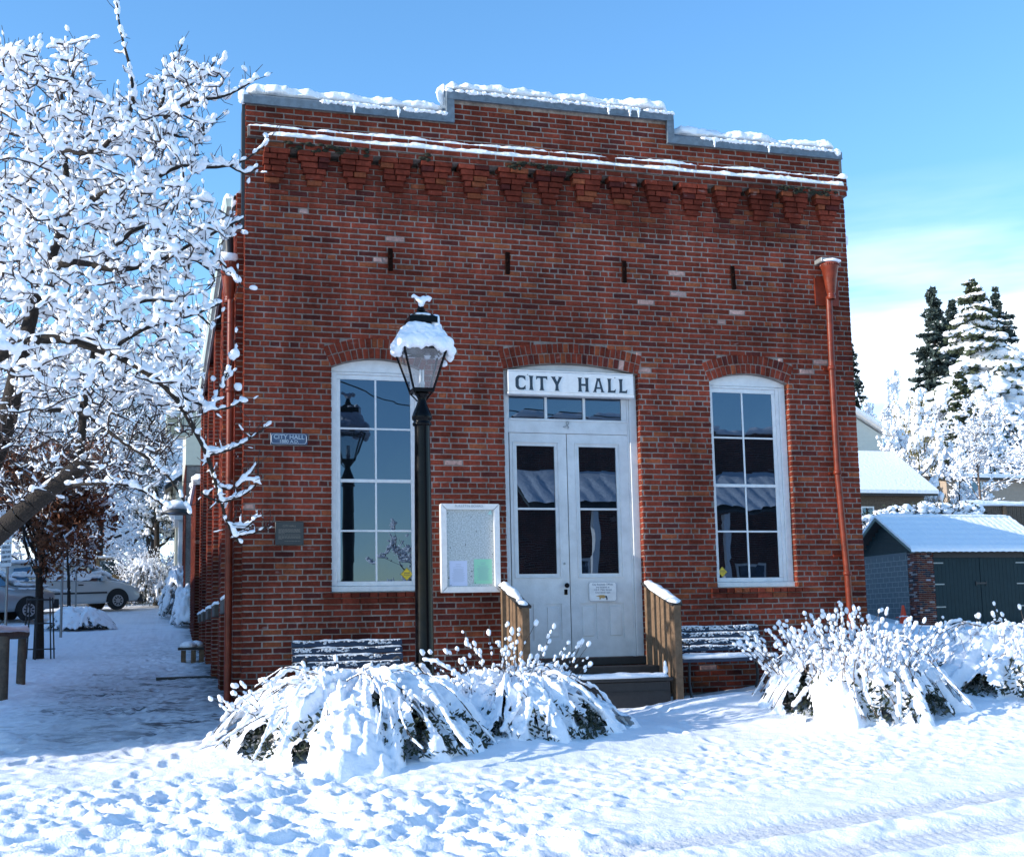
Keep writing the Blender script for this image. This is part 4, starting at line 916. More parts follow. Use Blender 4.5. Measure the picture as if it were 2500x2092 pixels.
# stickers
for (x,z,s_,lab) in ((2.035,1.60,.082,'yellow diamond sticker in the bottom pane of the window behind the lamp post'),(6.375,1.595,.072,'yellow diamond sticker in the bottom left pane of the right-hand window')):
    n_=empty('window_sticker',(x,.11,z-s_)); tag(n_,lab,'sticker','yellow diamond stickers in the windows')
    m_=MB(); m_.prism([(x-s_,z),(x,z+s_),(x+s_,z),(x,z-s_)],.1165,.119,0); part(m_,'backing',[M['yellow']],n_)
    m_=MB(); r=random.Random(5)
    for q in (.92,):
        pts=[(x-s_*q,.1155,z),(x,.1155,z+s_*q),(x+s_*q,.1155,z),(x,.1155,z-s_*q),(x-s_*q,.1155,z)]
        for a,c in zip(pts[:-1],pts[1:]): m_.tube([a,c],.0022,4)
    part(m_,'border',[M['ink']],n_)
    m_=MB()
    for (zz,wd,hh) in ((.016,.034,.012),(-.008,.04,.010),(-.03,.02,.004)):
        xx_=x-wd
        while xx_<x+wd: wv=r.uniform(.007,.013); m_.box((xx_,.1150,z+zz-hh/2),(xx_+wv,.1163,z+zz+hh/2),0); xx_+=wv+.004
    tag(part(m_,'printed_text',[M['ink']],n_),'two rows of dark print')
# ================================================================== LAMP POST
lx,ly=1.69,-2.6; lz=float(T(lx,ly))
lp=empty('street_lamp',(lx,ly,lz)); tag(lp,'black iron street lamp with a four-sided lantern capped in snow','street lamp')
m_=MB(); m_.lathe([(.20,lz-.1),(.20,lz+.08),(.17,lz+.12),(.15,lz+.2),(.13,lz+.34),(.115,lz+.42),(.098,lz+.5),(.093,1.4),(.087,2.4),(.080,2.95),(.082,3.03)],(lx,ly),24)
part(m_,'post',[M['black']],lp)
m_=MB(); m_.lathe([(.082,3.025),(.098,3.035),(.102,3.055),(.09,3.07),(.09,3.085),(.106,3.10),(.108,3.13),(.095,3.17),(.068,3.23),(.05,3.28),(.043,3.32),(.05,3.345),(.075,3.365),(.07,3.385),(.02,3.39)],(lx,ly),20); part(m_,'collar',[M['black']],lp)
hb,ht,zb_,zt=.105,.228,3.392,3.835
m_=MB()
cor=lambda h,z:[(lx-h,ly-h,z),(lx+h,ly-h,z),(lx+h,ly+h,z),(lx-h,ly+h,z)]
A_,B_=cor(hb,zb_+.015),cor(ht,zt)
for a,b2 in zip(A_,B_): m_.tube([a,b2],.0125,6,0,False)
for q,rr in ((A_,.016),(B_,.018)):
    for i in range(4): m_.tube([q[i],q[(i+1)%4]],rr,6,0,False)
m_.box((lx-hb-.01,ly-hb-.01,zb_-.012),(lx+hb+.01,ly+hb+.01,zb_+.012),0,None,.005)
for sx_ in (-1,1):
    for sy_ in (-1,1): m_.tube([(lx+sx_*(hb+.0),ly+sy_*(hb+.0),zb_),(lx+sx_*.06,ly+sy_*.06,zb_-.06),(lx+sx_*.04,ly+sy_*.04,zb_-.09)],.008,5)
part(m_,'lantern_frame',[M['black']],lp)
for i in range(4):
    j=(i+1)%4; g=MB(); c=np.array([lx,ly,3.6]); s_=lambda p:(np.array(p)-c)*np.array([.985,.985,.97])+c
    g.add([s_(A_[i]),s_(A_[j]),s_(B_[j]),s_(B_[i])],[(0,1,2,3)]); part(g,'glass_pane',[M['clear']],lp)
m_=MB(); m_.prism([(lx-ht-.02,0),(lx+ht+.02,0)],0,0) if False else None
def frust(mb,h0,z0,h1,z1,mt=0):
    V=[(lx-h0,ly-h0,z0),(lx+h0,ly-h0,z0),(lx+h0,ly+h0,z0),(lx-h0,ly+h0,z0),(lx-h1,ly-h1,z1),(lx+h1,ly-h1,z1),(lx+h1,ly+h1,z1),(lx-h1,ly+h1,z1)]
    mb.add(V,[(0,3,2,1),(4,5,6,7),(0,1,5,4),(1,2,6,5),(2,3,7,6),(3,0,4,7)],mt)
frust(m_,.245,3.838,.235,3.86); frust(m_,.225,3.861,.13,4.06); frust(m_,.105,4.061,.105,4.12); frust(m_,.150,4.121,.150,4.185); frust(m_,.14,4.186,.035,4.27)
m_.lathe([(.035,4.27),(.05,4.285),(.035,4.30),(.03,4.33),(.012,4.36),(.006,4.42)],(lx,ly),12)
rf_=part(m_,'lantern_roof',[M['black']],lp)
m_=MB(); r=np.random.default_rng(4); c=[];rd=[]
for i in range(60):
    a=i/60*2*np.pi; t_=r.random(); q=max(abs(math.cos(a)),abs(math.sin(a))); rr=(.255)/q*(.92+.06*r.random()); c.append((lx+rr*math.cos(a),ly+rr*math.sin(a),3.875+.03*r.random())); rd.append((.06,.055,.055+.03*r.random()))
for i in range(110):
    a=r.random()*2*np.pi; z=3.9+.17*r.random(); q=max(abs(math.cos(a)),abs(math.sin(a)))**.6; rr=(.25-(z-3.88)*.55)/q; c.append((lx+rr*math.cos(a),ly+rr*math.sin(a),z)); rd.append((.07,.07,.06))
for (dx,dy,dz_,s_) in ((-.28,-.12,3.84,.06),(-.285,-.20,3.80,.05),(-.28,.0,3.82,.055),(-.275,-.16,3.77,.04),(.285,-.2,3.80,.05),(.29,-.1,3.76,.045),(.285,-.05,3.82,.06),(.14,-.28,3.86,.07),(.17,-.285,3.835,.055),(.26,.05,3.72,.035),(0,-.05,4.20,.0)): 
    if s_: c.append((lx+dx,ly+dy,dz_)); rd.append((s_,s_,s_*1.1))
for i in range(26):
    a=r.uniform(-.7,.9); c.append((lx+.15*math.cos(a)+.01,ly+.14*math.sin(a),4.08+.13*r.random())); rd.append((.045,.045,.05))
for i in range(22):
    a=r.random()*6.28; rr=.11*r.random()**.5; c.append((lx+rr*math.cos(a),ly+rr*math.sin(a),4.205+.03*(1-rr/.11))); rd.append((.045,.045,.022))
for (dx,z,s_) in ((0,4.33,.032),(.005,4.37,.04),(.03,4.40,.038),(.07,4.415,.03),(.10,4.415,.022),(-.03,4.40,.03),(-.055,4.42,.022),(-.08,4.435,.02),(-.095,4.42,.014),(.09,4.385,.015)): c.append((lx+dx,ly-.01,z)); rd.append((s_,s_,s_))
blobs(m_,c,rd,None,2,0,.35,r); so_=sub(m_,'snow',[M['snow']],rf_); remesh(so_,.010,2)
m_=MB(); m_.lathe([(.03,3.405),(.033,3.43),(.03,3.47),(.035,3.475),(.035,3.50),(.01,3.505)],(lx,ly),14); 
for dx in (-.014,.014):
    for dy_ in (-.014,.014): m_.tube([(lx+dx,ly+dy_,3.50),(lx+dx,ly+dy_,3.63)],.010,8)
part(m_,'bulb',[M['bulb']],lp)
# ================================================================== BENCHES
def bench(x0,x1,y,z,lab,heavy):
    b=empty('park_bench',((x0+x1)/2,y-.25,z)); tag(b,lab,'bench','slatted benches against the front wall'); r=np.random.default_rng(int(x0*10)+3)
    m_=MB(); snow=MB(); c=[];rd=[]
    for i in range(4):
        zz=z+.56+i*.085; yy=y-.13+i*.028; m_.obox(((x0+x1)/2,yy,zz),(x1-x0,.022,.072),0,0,.005,('X',-.30))
        for k in range(int((230 if i>1 or heavy else 170)*(x1-x0))):
            x=r.uniform(x0+.02,x1-.02); dz=r.uniform(-.036,.036)
            if fbm(np.array([x*7+i*3]),np.array([dz*22.+i]),int(x0*3)+2,3)[0]<(.52 if not heavy else .42)-.22*(dz>.022): continue
            c.append((x,yy-.014-dz*.30,zz+dz)); rd.append((.006+.02*r.random(),.006,.004+.009*r.random()))
        ribbon(snow,[(x0+.01,yy-.006,zz+.036),(x1-.01,yy-.006,zz+.036)],.010,.012,i+int(x0*5),.02,7,.9,14,.3)
    part(m_,'backrest',[M['benchblue']],b); blobs(snow,c,rd,None,1,0,.5,r)
    m_=MB()
    for i in range(4): m_.box((x0,y-.60+i*.105,z+.43),(x1,y-.51+i*.105,z+.452),0,None,.004)
    m_.box((x0,y-.615,z+.40),(x1,y-.602,z+.455),0,None,.003)
    s2=part(m_,'seat',[M['benchblue']],b)
    ribbon(snow,[(x0+.02,y-.42,z+.455),(x1-.02,y-.42,z+.455)],.17,.06,int(x0*3),.025,11,.2,6,.05)
    ribbon(snow,[(x0+.0,y-.575,z+.452),(x1-.0,y-.575,z+.452)],.05,.055,int(x0*3)+1,.02,9,.3,9,.2)
    part(snow,'snow',[M['snow_thin']],b)
    for xx_ in (x0+.12,x1-.12):
        l=MB(); l.tube([(xx_,y-.62,z-.05),(xx_,y-.56,z+.15),(xx_,y-.58,z+.40),(xx_,y-.56,z+.425)],.018,7); l.tube([(xx_,y-.10,z-.05),(xx_,y-.2,z+.2),(xx_,y-.16,z+.43),(xx_,y-.11,z+.60),(xx_,y-.03,z+.83)],.018,7); l.tube([(xx_,y-.58,z+.42),(xx_,y-.16,z+.43)],.014,6); l.tube([(xx_,y-.57,z+.44),(xx_,y-.60,z+.62),(xx_,y-.40,z+.65),(xx_,y-.13,z+.62)],.013,6)
        part(l,'leg',[M['dark']],b)
bench(.58,1.93,-.02,-.06,'dark blue slatted bench with thin snow, behind the street lamp left of the doors',False)
bench(5.40,6.78,-.02,.02,'dark slatted bench thick with snow, under the right-hand window',True)
# ================================================================== PLANTING IN FRONT
def bush(c,rx,ry,h,n,seed,name,lab,grp=None,fill=0,dome=0,shoots=0,shoot_h=(.3,.6),sr=1.,stems_dark=True,lean=(0,0),vox=.0125,gap=.0,sdir=(0,0),sreg=(.35,.35),openness=0.):
    r=np.random.default_rng(seed); cz=float(T(c[0],c[1])); C_=np.array([c[0],c[1],cz]); o=empty(name,C_); tag(o,lab,'shrub',grp)
    C=[];RD=[];AX=[];P0=[];P1=[];R0=[];R1=[]
    for i in range(n):
        a=r.random()*2*np.pi; L_=r.uniform(.55,1.06); hh=h*r.uniform(.72,1.04)*(1.04-.45*L_**2*r.random()); ex,ey=rx*L_*math.cos(a),ry*L_*math.sin(a)
        m=16; t=np.linspace(0,1,m); wob=.13*np.sin(t*6+r.random()*6); a=a; L_=L_
        hz=hh*np.interp(t,[0,.25,.5,.75,1],[.55,.88,1,.72,.06+.25*r.random()**2])
        pts=np.stack([ex*t+wob*math.sin(a)+lean[0]*t*(1-t),ey*t-wob*math.cos(a)+lean[1]*t*(1-t),hz+.0*t],1)+C_
        pts=pts[t>.12]
        P0+=list(pts[:-1]);P1+=list(pts[1:]);R0+=[.006]*(len(pts)-1);R1+=[.004]*(len(pts)-1)
        rr=r.uniform(.026,.066)*sr; q=r.random(len(pts))
        for k in range(len(pts)-1):
            if q[k]<gap+openness*(k/len(pts)): continue
            d=pts[k+1]-pts[k]; l=np.linalg.norm(d); s=rr*r.uniform(.7,1.25)
            for f in ((0,.5) if l>.08 else (0,)): C.append(pts[k]+d*f+[0,0,s*.5]); RD.append([max(l*.42,s),s*.95,s*.85]); AX.append(d)
            if r.random()<.10: C.append(pts[k]+[r.normal()*.03,r.normal()*.03,-.03]); RD.append([s*.7,s*.7,s]); AX.append([1,0,0])
    for i in range(fill):
        a=r.random()*2*np.pi; t=r.random()**.6; px_,py_=rx*t*math.cos(a),ry*t*math.sin(a); g_=fbm(np.array([px_*3.2]),np.array([py_*3.2]),seed,2)[0]
        if g_<.30+.30*max(0,t-.75): continue
        z=h*np.interp(t,[0,.3,.6,.85,1],[.93,.92,.72,.36,.06])*r.uniform(.92,1.06); s=r.uniform(.035,.085)
        C.append(C_+[px_,py_,z]); sl=-h*1.1*t; RD.append([s*1.5,s,s*.8]); AX.append([math.cos(a),math.sin(a),sl/max(rx,.01)])
    sn=MB(); blobs(sn,C,RD,np.array(AX),1,0,.45,r); so_=part(sn,'snow',[M['snow']],o); remesh(so_,vox,1)
    if dome:
        na,ntt=int(dome*260),int(dome*95); aa=np.linspace(0,2*np.pi,na,endpoint=False); tt=np.linspace(0.0,1.04,ntt); AA,TT=np.meshgrid(aa,tt,indexing='ij')
        rim=1+.10*np.sin(AA*3+seed)+.07*np.sin(AA*7+2*seed)+.05*np.sin(AA*17+seed*3); X_=rx*.98*TT*np.cos(AA)*(1+(rim-1)*TT); Y_=ry*.98*TT*np.sin(AA)*(1+(rim-1)*TT)
        ca,sa_=np.cos(AA),np.sin(AA)
        rid=fbm(ca*5.5+10,sa_*5.5+TT*1.3,seed,3)-.5; rid2=np.abs(fbm(ca*11+20+TT*.8,sa_*11,seed+5,3)-.5); lum=fbm(X_*7,Y_*7,seed+7,3)-.5; lum2=fbm(X_*17,Y_*17,seed+8,3)-.5
        Z_=h*.93*np.interp(TT,[0,.25,.5,.75,.92,1.04],[.93,.92,.78,.48,.17,-.16])+(T(X_+C_[0],Y_+C_[1])-C_[2])*TT
        w_=np.sin(np.clip(TT,0,1)*np.pi)**.5; Z_=Z_+w_*(.30*rid-.34*rid2+.05)*h+.13*lum*np.clip(w_+.4,0,1)+.05*lum2
        sw=(.10*rid+.08*lum)*w_; X_=X_+ca*sw; Y_=Y_+sa_*sw
        V_=np.stack([X_,Y_,Z_],-1).reshape(-1,3)+C_; i_=np.arange(na)[:,None]; j_=np.arange(ntt-1)[None]; i2=(i_+1)%na
        Fq=np.stack([i_*ntt+j_,i_*ntt+j_+1,i2*ntt+j_+1,i2*ntt+j_],-1).reshape(-1,4)[:,::-1]
        tf=TT[:,:-1].ravel(); hn=fbm(ca*6+30,sa_*6+TT*2.5,seed+11,3)[:,:-1].ravel(); keep=~((hn>.69-.15*np.exp(-((tf-.87)/.10)**2)) & (tf>.5) & (tf<1.0))
        old=so_.data; m0=MB(); v0=np.array([v.co[:] for v in old.vertices]); ps=np.zeros(len(old.loops),np.int32); old.loops.foreach_get('vertex_index',ps); tot=np.zeros(len(old.polygons),np.int32); old.polygons.foreach_get('loop_total',tot)
        if (tot==4).all() and len(tot): m0.add(v0,ps.reshape(-1,4),0,None,True)
        m0.add(V_,Fq[keep],0,None,True); tmp=m0.build('tmp',[M['snow']]); so_.data=tmp.data; bpy.data.objects.remove(tmp)
    st_=MB(); segtubes(st_,P0,P1,R0,R1,4)
    # fine upright shoots carrying separate beads of snow
    bc=[];br=[];ba=[];q0=[];q1=[];q2=[];q3=[]
    for i in range(shoots):
        a=r.random()*2*np.pi; rr=r.random()**.6; b=C_+[sdir[0]*.3+rx*sreg[0]*rr*math.cos(a),sdir[1]*.3+ry*sreg[1]*rr*math.sin(a),h*(.82-.35*rr)]
        ln=r.uniform(*shoot_h); d=np.array([math.cos(a)*.70*rr+r.normal()*.18+sdir[0],math.sin(a)*.70*rr+r.normal()*.18+sdir[1],1.]); d/=np.linalg.norm(d)
        m=7; pts=[b+d*ln*k/(m-1)+np.array([d[0],d[1],0])*.25*ln*(k/(m-1))**2+r.normal(size=3)*.006 for k in range(m)]
        q0+=pts[:-1];q1+=pts[1:];q2+=[.005-.0005*k for k in range(m-1)];q3+=[.0045-.0005*k for k in range(m-1)]
        for k in range(m):
            for _ in range(2):
                if r.random()<.46 or k==m-1:
                    s=r.uniform(.008,.019)*(1.25 if k==m-1 else 1); kk=min(k+r.random(),m-1); p=pts[int(kk)]+(pts[min(int(kk)+1,m-1)]-pts[int(kk)])*(kk-int(kk))
                    bc.append(p+[r.normal()*.005,r.normal()*.005,s*.3]); br.append([s*r.uniform(1.1,1.9),s,s]); ba.append(d)
    if shoots:
        segtubes(st_,q0,q1,q2,q3,4); blobs(st_,bc,br,np.array(ba),2,1,.22,r); pass
    part(st_,'stems',[M['twig'] if stems_dark else M['paletwig'],M['snow']],o)
    # dark leaves hidden under the snow
    N_=int(2600*rx*ry*1.2); a=r.random(N_)*2*np.pi; L_=r.random(N_)**.5*1.0; z=h*np.interp(L_,[0,.5,.8,1],[.86,.82,.55,.10])*(r.random(N_)**.35)
    z=z*(.80 if dome else 1); lk=.90 if dome else .97; P=np.stack([rx*lk*L_*np.cos(a),ry*lk*L_*np.sin(a),z],1)+C_; u=r.normal(size=(N_,3)); u/=np.linalg.norm(u,axis=1)[:,None]; v=np.cross(u,r.normal(size=(N_,3))); v/=np.linalg.norm(v,axis=1)[:,None]
    s=r.uniform(.012,.03,N_)[:,None]; V=np.stack([P-u*s*1.6,P+v*s*.6,P+u*s*1.6,P-v*s*.6],1).reshape(-1,3); lf=MB(); lf.add(V,np.arange(N_*4).reshape(-1,4)); part(lf,'leaves',[M['leaf']],o)
    return o
bush((.88,-3.62),1.46,1.44,.80,60,1,'snowy_shrub','broad low shrub buried in drooping snow, left of and in front of the lamp post',shoots=40,shoot_h=(.10,.26),sr=.62,gap=.18,fill=0,dome=1.5,sreg=(.85,.75),sdir=(-.3,.1),lean=(-.2,-.1))
bush((2.42,-3.22),1.18,1.2,.70,75,2,'snowy_shrub','snow-laden shrub with tall beaded twigs, in front of the steps',shoots=60,shoot_h=(.3,.66),sr=.6,gap=.2,dome=1.2,sdir=(-.05,0),sreg=(.5,.35))
bush((6.15,-3.35),1.0,1.45,.84,90,3,'snowy_shrub','tall spiky shrub thick with bright snow, in front of the right-hand downpipe',shoots=230,shoot_h=(.22,.52),sr=.6,stems_dark=False,gap=.22,sreg=(.8,.75),openness=.15,dome=1.2)
bush((8.55,-3.2),1.7,1.5,.80,90,4,'snowy_shrub','low snow-covered shrub at the right edge with a few arching twigs',shoots=90,shoot_h=(.15,.42),sr=.6,stems_dark=False,gap=.2,sreg=(.8,.6),dome=1.4)
# ================================================================== TREES
class Wood:
    def __init__(s): s.P0=[];s.P1=[];s.R0=[];s.R1=[]
    def path(s,pts,r0,r1,p=1.):
        n=len(pts)
        for k in range(n-1):
            a=r0+(r1-r0)*(k/(n-1))**p; b=r0+(r1-r0)*((k+1)/(n-1))**p; s.P0.append(pts[k]);s.P1.append(pts[k+1]);s.R0.append(a);s.R1.append(b)
def smooth_path(pts,n):
    pts=np.asarray(pts,float); s=np.concatenate([[0],np.cumsum(np.linalg.norm(np.diff(pts,axis=0),axis=1))]); q=np.linspace(0,s[-1],n)
    # Catmull-Rom through the points
    out=[]
    for x in q:
        i=min(max(np.searchsorted(s,x)-1,0),len(pts)-2); t=(x-s[i])/(s[i+1]-s[i]+1e-9)
        p0=pts[max(i-1,0)];p1=pts[i];p2=pts[i+1];p3=pts[min(i+2,len(pts)-1)]
        out.append(.5*((2*p1)+(-p0+p2)*t+(2*p0-5*p1+4*p2-p3)*t*t+(-p0+3*p1-3*p2+p3)*t**3))
    return np.array(out)
def twig_snow(mb,P0,P1,R,r,size=.035,spacing=.07,cover=.85,lvl=2,upr=.75):
    P0=np.array(P0);P1=np.array(P1);R=np.array(R); d=P1-P0; l=np.linalg.norm(d,axis=1); C=[];RD=[];AX=[]
    cnt=np.maximum(1,np.round(l/spacing)).astype(int)
    for i in range(len(P0)):
        steep=abs(d[i,2])/(l[i]+1e-9)
        for k in range(cnt[i]):
            if r.random()>cover*(1-.35*steep): continue
            t=(k+r.random())/cnt[i]; s=size*(r.uniform(.55,1.25) if r.random()>.09 else r.uniform(1.3,1.9))*(1-.2*steep)
            off=np.array([r.normal()*.25,r.normal()*.25,.55 if steep<.8 else .1])*s; off[2]+=R[i]*.8
            C.append(P0[i]+d[i]*t+off); RD.append([max(s,spacing*.75*(1-.3*steep)),s*.95+R[i]*.5,s*upr]); AX.append(d[i])
    blobs(mb,C,RD,np.array(AX) if len(AX) else None,lvl,0,.34,r)
# --- the big snow-covered tree on the left
r=np.random.default_rng(21); bt=Wood()
big=empty('street_tree',W(-60,1560,-2.6)); tag(big,'large bare tree heaped with snow at the left edge, reaching over the brick corner','tree')
def limb(pp,r0,r1,n=14,p=1.):
    pts=smooth_path([W(x,y,Y) for x,y,Y in pp],n); bt.path(list(pts),r0,r1,p); return pts
S=lambda px: px*10.8/2985/2
LB=[limb([(-150,1640,-2.6),(-110,1400,-2.6),(-40,1180,-2.6),(12,1040,-2.6),(45,900,-2.5),(80,760,-2.4),(120,640,-2.3),(160,540,-2.2)],S(95),S(22),18,.8),
 limb([(-110,1420,-2.6),(-40,1335,-2.8),(40,1262,-3.0),(130,1190,-3.1),(212,1125,-3.2)],S(62),S(44),12),
 limb([(185,1150,-3.1),(200,1060,-3.1),(205,980,-3.1),(225,880,-3.0),(240,800,-3.0)],S(26),S(12),10),
 limb([(-100,960,-3),(-20,880,-3),(60,838,-3.1),(150,826,-3.2),(240,852,-3.3),(330,890,-3.4),(420,960,-3.4),(470,1040,-3.3),(505,1110,-3.2),(530,1190,-3.1),(560,1290,-3.0),(590,1330,-3.0)],S(46),S(5),26,.6),
 limb([(110,660,-2.4),(190,640,-2.8),(280,660,-3.0),(380,640,-3.1),(460,600,-3.1),(540,560,-3.0),(592,535,-2.9)],S(26),S(5),16,.7),
 limb([(160,540,-2.2),(165,470,-2.2),(158,380,-2.3),(155,290,-2.3),(150,225,-2.3)],S(22),S(9),10),
 limb([(155,300,-2.3),(175,220,-2.4),(182,140,-2.4)],S(12),S(5),8), limb([(150,225,-2.3),(120,180,-2.3),(75,130,-2.3)],S(10),S(4),8),
 limb([(160,370,-2.3),(240,370,-2.6),(290,320,-2.8),(350,315,-2.9),(410,325,-2.9),(440,335,-2.9)],S(18),S(7),12),
 limb([(290,325,-2.8),(322,262,-2.8),(320,180,-2.8),(300,100,-2.8),(290,50,-2.8),(284,-10,-2.8)],S(12),S(4),12),
 limb([(350,320,-2.9),(395,255,-2.9),(410,180,-2.9),(445,110,-2.9)],S(10),S(4),9),
 limb([(400,290,-2.9),(460,250,-2.95),(540,238,-3.0),(590,215,-3.0),(630,190,-3.0)],S(11),S(4),10),
 limb([(450,250,-2.9),(490,200,-2.9),(528,145,-2.9)],S(8),S(4),7),
 limb([(170,520,-2.4),(260,470,-2.8),(370,440,-3.0),(440,405,-3.0),(500,410,-3.0),(560,405,-3.0),(610,385,-3.0),(655,345,-3.0)],S(22),S(4),16,.7),
 limb([(440,405,-3.0),(480,350,-3.0),(530,290,-3.0)],S(9),S(4),7), limb([(560,405,-3),(600,425,-3),(632,405,-3)],S(6),S(3),5),
 limb([(380,440,-3),(430,480,-3.2),(520,495,-3.2)],S(8),S(3),7),
 limb([(95,630,-2.2),(75,520,-2.1),(75,400,-2.1),(75,290,-2.1)],S(14),S(5),10), limb([(90,700,-2.2),(40,560,-2.0),(10,440,-2.0)],S(16),S(6),8),
 limb([(75,290,-2.1),(40,180,-2.1),(0,110,-2.1)],S(8),S(4),8), limb([(60,840,-3),(-10,760,-2.6),(-60,640,-2.4)],S(20),S(8),8),
 limb([(240,660,-2.9),(330,560,-3.0),(450,560,-3.2),(540,640,-3.2),(590,700,-3.2)],S(14),S(4),12),
 limb([(260,860,-3.2),(360,800,-3.4),(470,770,-3.4),(540,740,-3.3)],S(12),S(4),10), limb([(240,800,-3),(330,740,-3.2),(440,740,-3.3),(520,800,-3.3)],S(12),S(4),10),
 limb([(400,945,-3.4),(470,980,-3.3),(540,1000,-3.2),(600,975,-3.1)],S(9),S(4),9), limb([(505,1110,-3.2),(570,1095,-3.0),(625,1060,-2.9),(660,1035,-2.9)],S(8),S(3),9),
 limb([(500,1010,-3.3),(530,960,-3.2),(560,900,-3.2),(575,850,-3.2)],S(6),S(3),8),
 limb([(490,1200,-3.1),(530,1225,-3.1),(580,1215,-3.0),(625,1185,-3.0),(630,1140,-3.0)],S(7),S(3),9),
 limb([(520,1180,-3.1),(560,1195,-3.0),(600,1165,-3.0),(628,1125,-3.0)],S(6),S(3),8), limb([(555,1275,-3.0),(580,1305,-3.0),(625,1300,-2.95),(660,1280,-2.9)],S(6),S(3),7), limb([(560,1285,-3.0),(600,1290,-2.9),(628,1250,-2.9)],S(6),S(3),6),
 limb([(100,1000,-2.8),(200,1010,-3.2),(300,1080,-3.5),(400,1150,-3.6),(470,1260,-3.6)],S(14),S(4),12), limb([(140,1190,-3.1),(240,1180,-3.4),(330,1190,-3.6),(410,1240,-3.7)],S(10),S(4),10)]
nodes=np.vstack([bt.P1]); contour=[(0,120),(60,105),(120,95),(200,95),(215,165),(250,250),(300,230),(345,235),(380,200),(430,110),(450,140),(455,190),(530,150),(560,220),(470,270),(540,300),(500,350),(530,380),(450,450),(500,500),(590,540),(560,620),(590,690),(480,730),(440,760),(500,830),(470,900),(500,960),(480,1050),(400,1150),(330,1200),(0,1230)]
cx=np.array(contour,float)
def inside(x,y):
    n=len(cx); c=False; j=n-1
    for i in range(n):
        if (cx[i,1]>y)!=(cx[j,1]>y) and x<(cx[j,0]-cx[i,0])*(y-cx[i,1])/(cx[j,1]-cx[i,1])+cx[i,0]: c=not c
        j=i
    return c
tg=[]
while len(tg)<1600:
    x=r.uniform(-60,600); y=r.uniform(60,1230)
    if not inside(max(x,2),y): continue
    if y<880 and r.random()<.12: continue
    tg.append(W(x,y,r.uniform(-4.1,-1.2) if x<450 else r.uniform(-3.6,-2.6)))
tg=np.array(tg); done=np.zeros(len(tg),bool); nod=nodes.copy(); tw=Wood()
for rad in (.18,.3,.45,.6,.8,1.1,1.6):
    for i in r.permutation(np.where(~done)[0]):
        dd=np.linalg.norm(nod-tg[i],axis=1); k=dd.argmin()
        if dd[k]<rad:
            done[i]=True
            if dd[k]<.07: continue
            a=nod[k]; b=tg[i]; m=max(3,int(dd[k]/.08)+2); t=np.linspace(0,1,m)[:,None]; bow=np.array([r.normal()*.12,r.normal()*.12,r.normal()*.12-.05])*dd[k]
            pts=a+(b-a)*t+bow*4*t*(1-t)+r.normal(size=(m,3))*.008; pts[0]=a
            tw.path(list(pts),.0095,.0045); nod=np.vstack([nod,pts[1:]])
sp=Wood()
base=[(a,b) for a,b,q in zip(tw.P0,tw.P1,tw.R0)]+[(a,b) for a,b,q in zip(bt.P0,bt.P1,bt.R0) if q<.05]*3
for (a,b) in base:
    for _ in range(2 if r.random()<.4 else 1):
        if r.random()<.75:
            p=a+(b-a)*r.random(); d=(b-a)/np.linalg.norm(b-a)*.3+r.normal(size=3)*.55+[0,0,.35]; d/=np.linalg.norm(d); L_=r.uniform(.05,.24); q=p+d*L_*.5+r.normal(size=3)*.01
            sp.path([p,q,p+d*L_+[0,0,.02]],.0042,.0025)
tk=MB(); segtubes(tk,bt.P0,bt.P1,bt.R0,bt.R1,9); part(tk,'trunk',[M['bark']],big)
tk=MB(); segtubes(tk,tw.P0+sp.P0,tw.P1+sp.P1,tw.R0+sp.R0,tw.R1+sp.R1,4); part(tk,'twigs',[M['twig']],big)
zof=lambda p:np.interp(p[2],[1.5,2.6,4.5],[.45,.72,1.12])
sn=MB()
for (wd_,cv,sz,spc) in ((tw,.95,.028,.05),(sp,.46,.029,.07)):
    hi=[i for i,p in enumerate(wd_.P0) if p[2]>3.1]; lo=[i for i,p in enumerate(wd_.P0) if p[2]<=3.1]
    for ids,k in ((hi,1.12),(lo,.50)):
        if ids: twig_snow(sn,[wd_.P0[i] for i in ids],[wd_.P1[i] for i in ids],[wd_.R0[i] for i in ids],r,sz*k,spc*(1 if k>1 else 1.25),cv*(1 if k>1 else .9),2)
th=[i for i,q in enumerate(bt.R0) if q<.05]; twig_snow(sn,[bt.P0[i] for i in th],[bt.P1[i] for i in th],[bt.R0[i] for i in th],r,.035,.055,.95,2)
for L_ in (LB[0],LB[1],LB[2],LB[3]):
    q=[p+np.array([0,0,.052 if L_ is LB[1] else .04]) for p in L_[2:-8 if L_ is LB[3] else None]]
    if L_ is not LB[0] and L_ is not LB[2]: ribbon(sn,q,.055,.045,5,.03,9,.35,6,.4)
so_=part(sn,'snow',[M['snow']],big); remesh(so_,.0145,1)
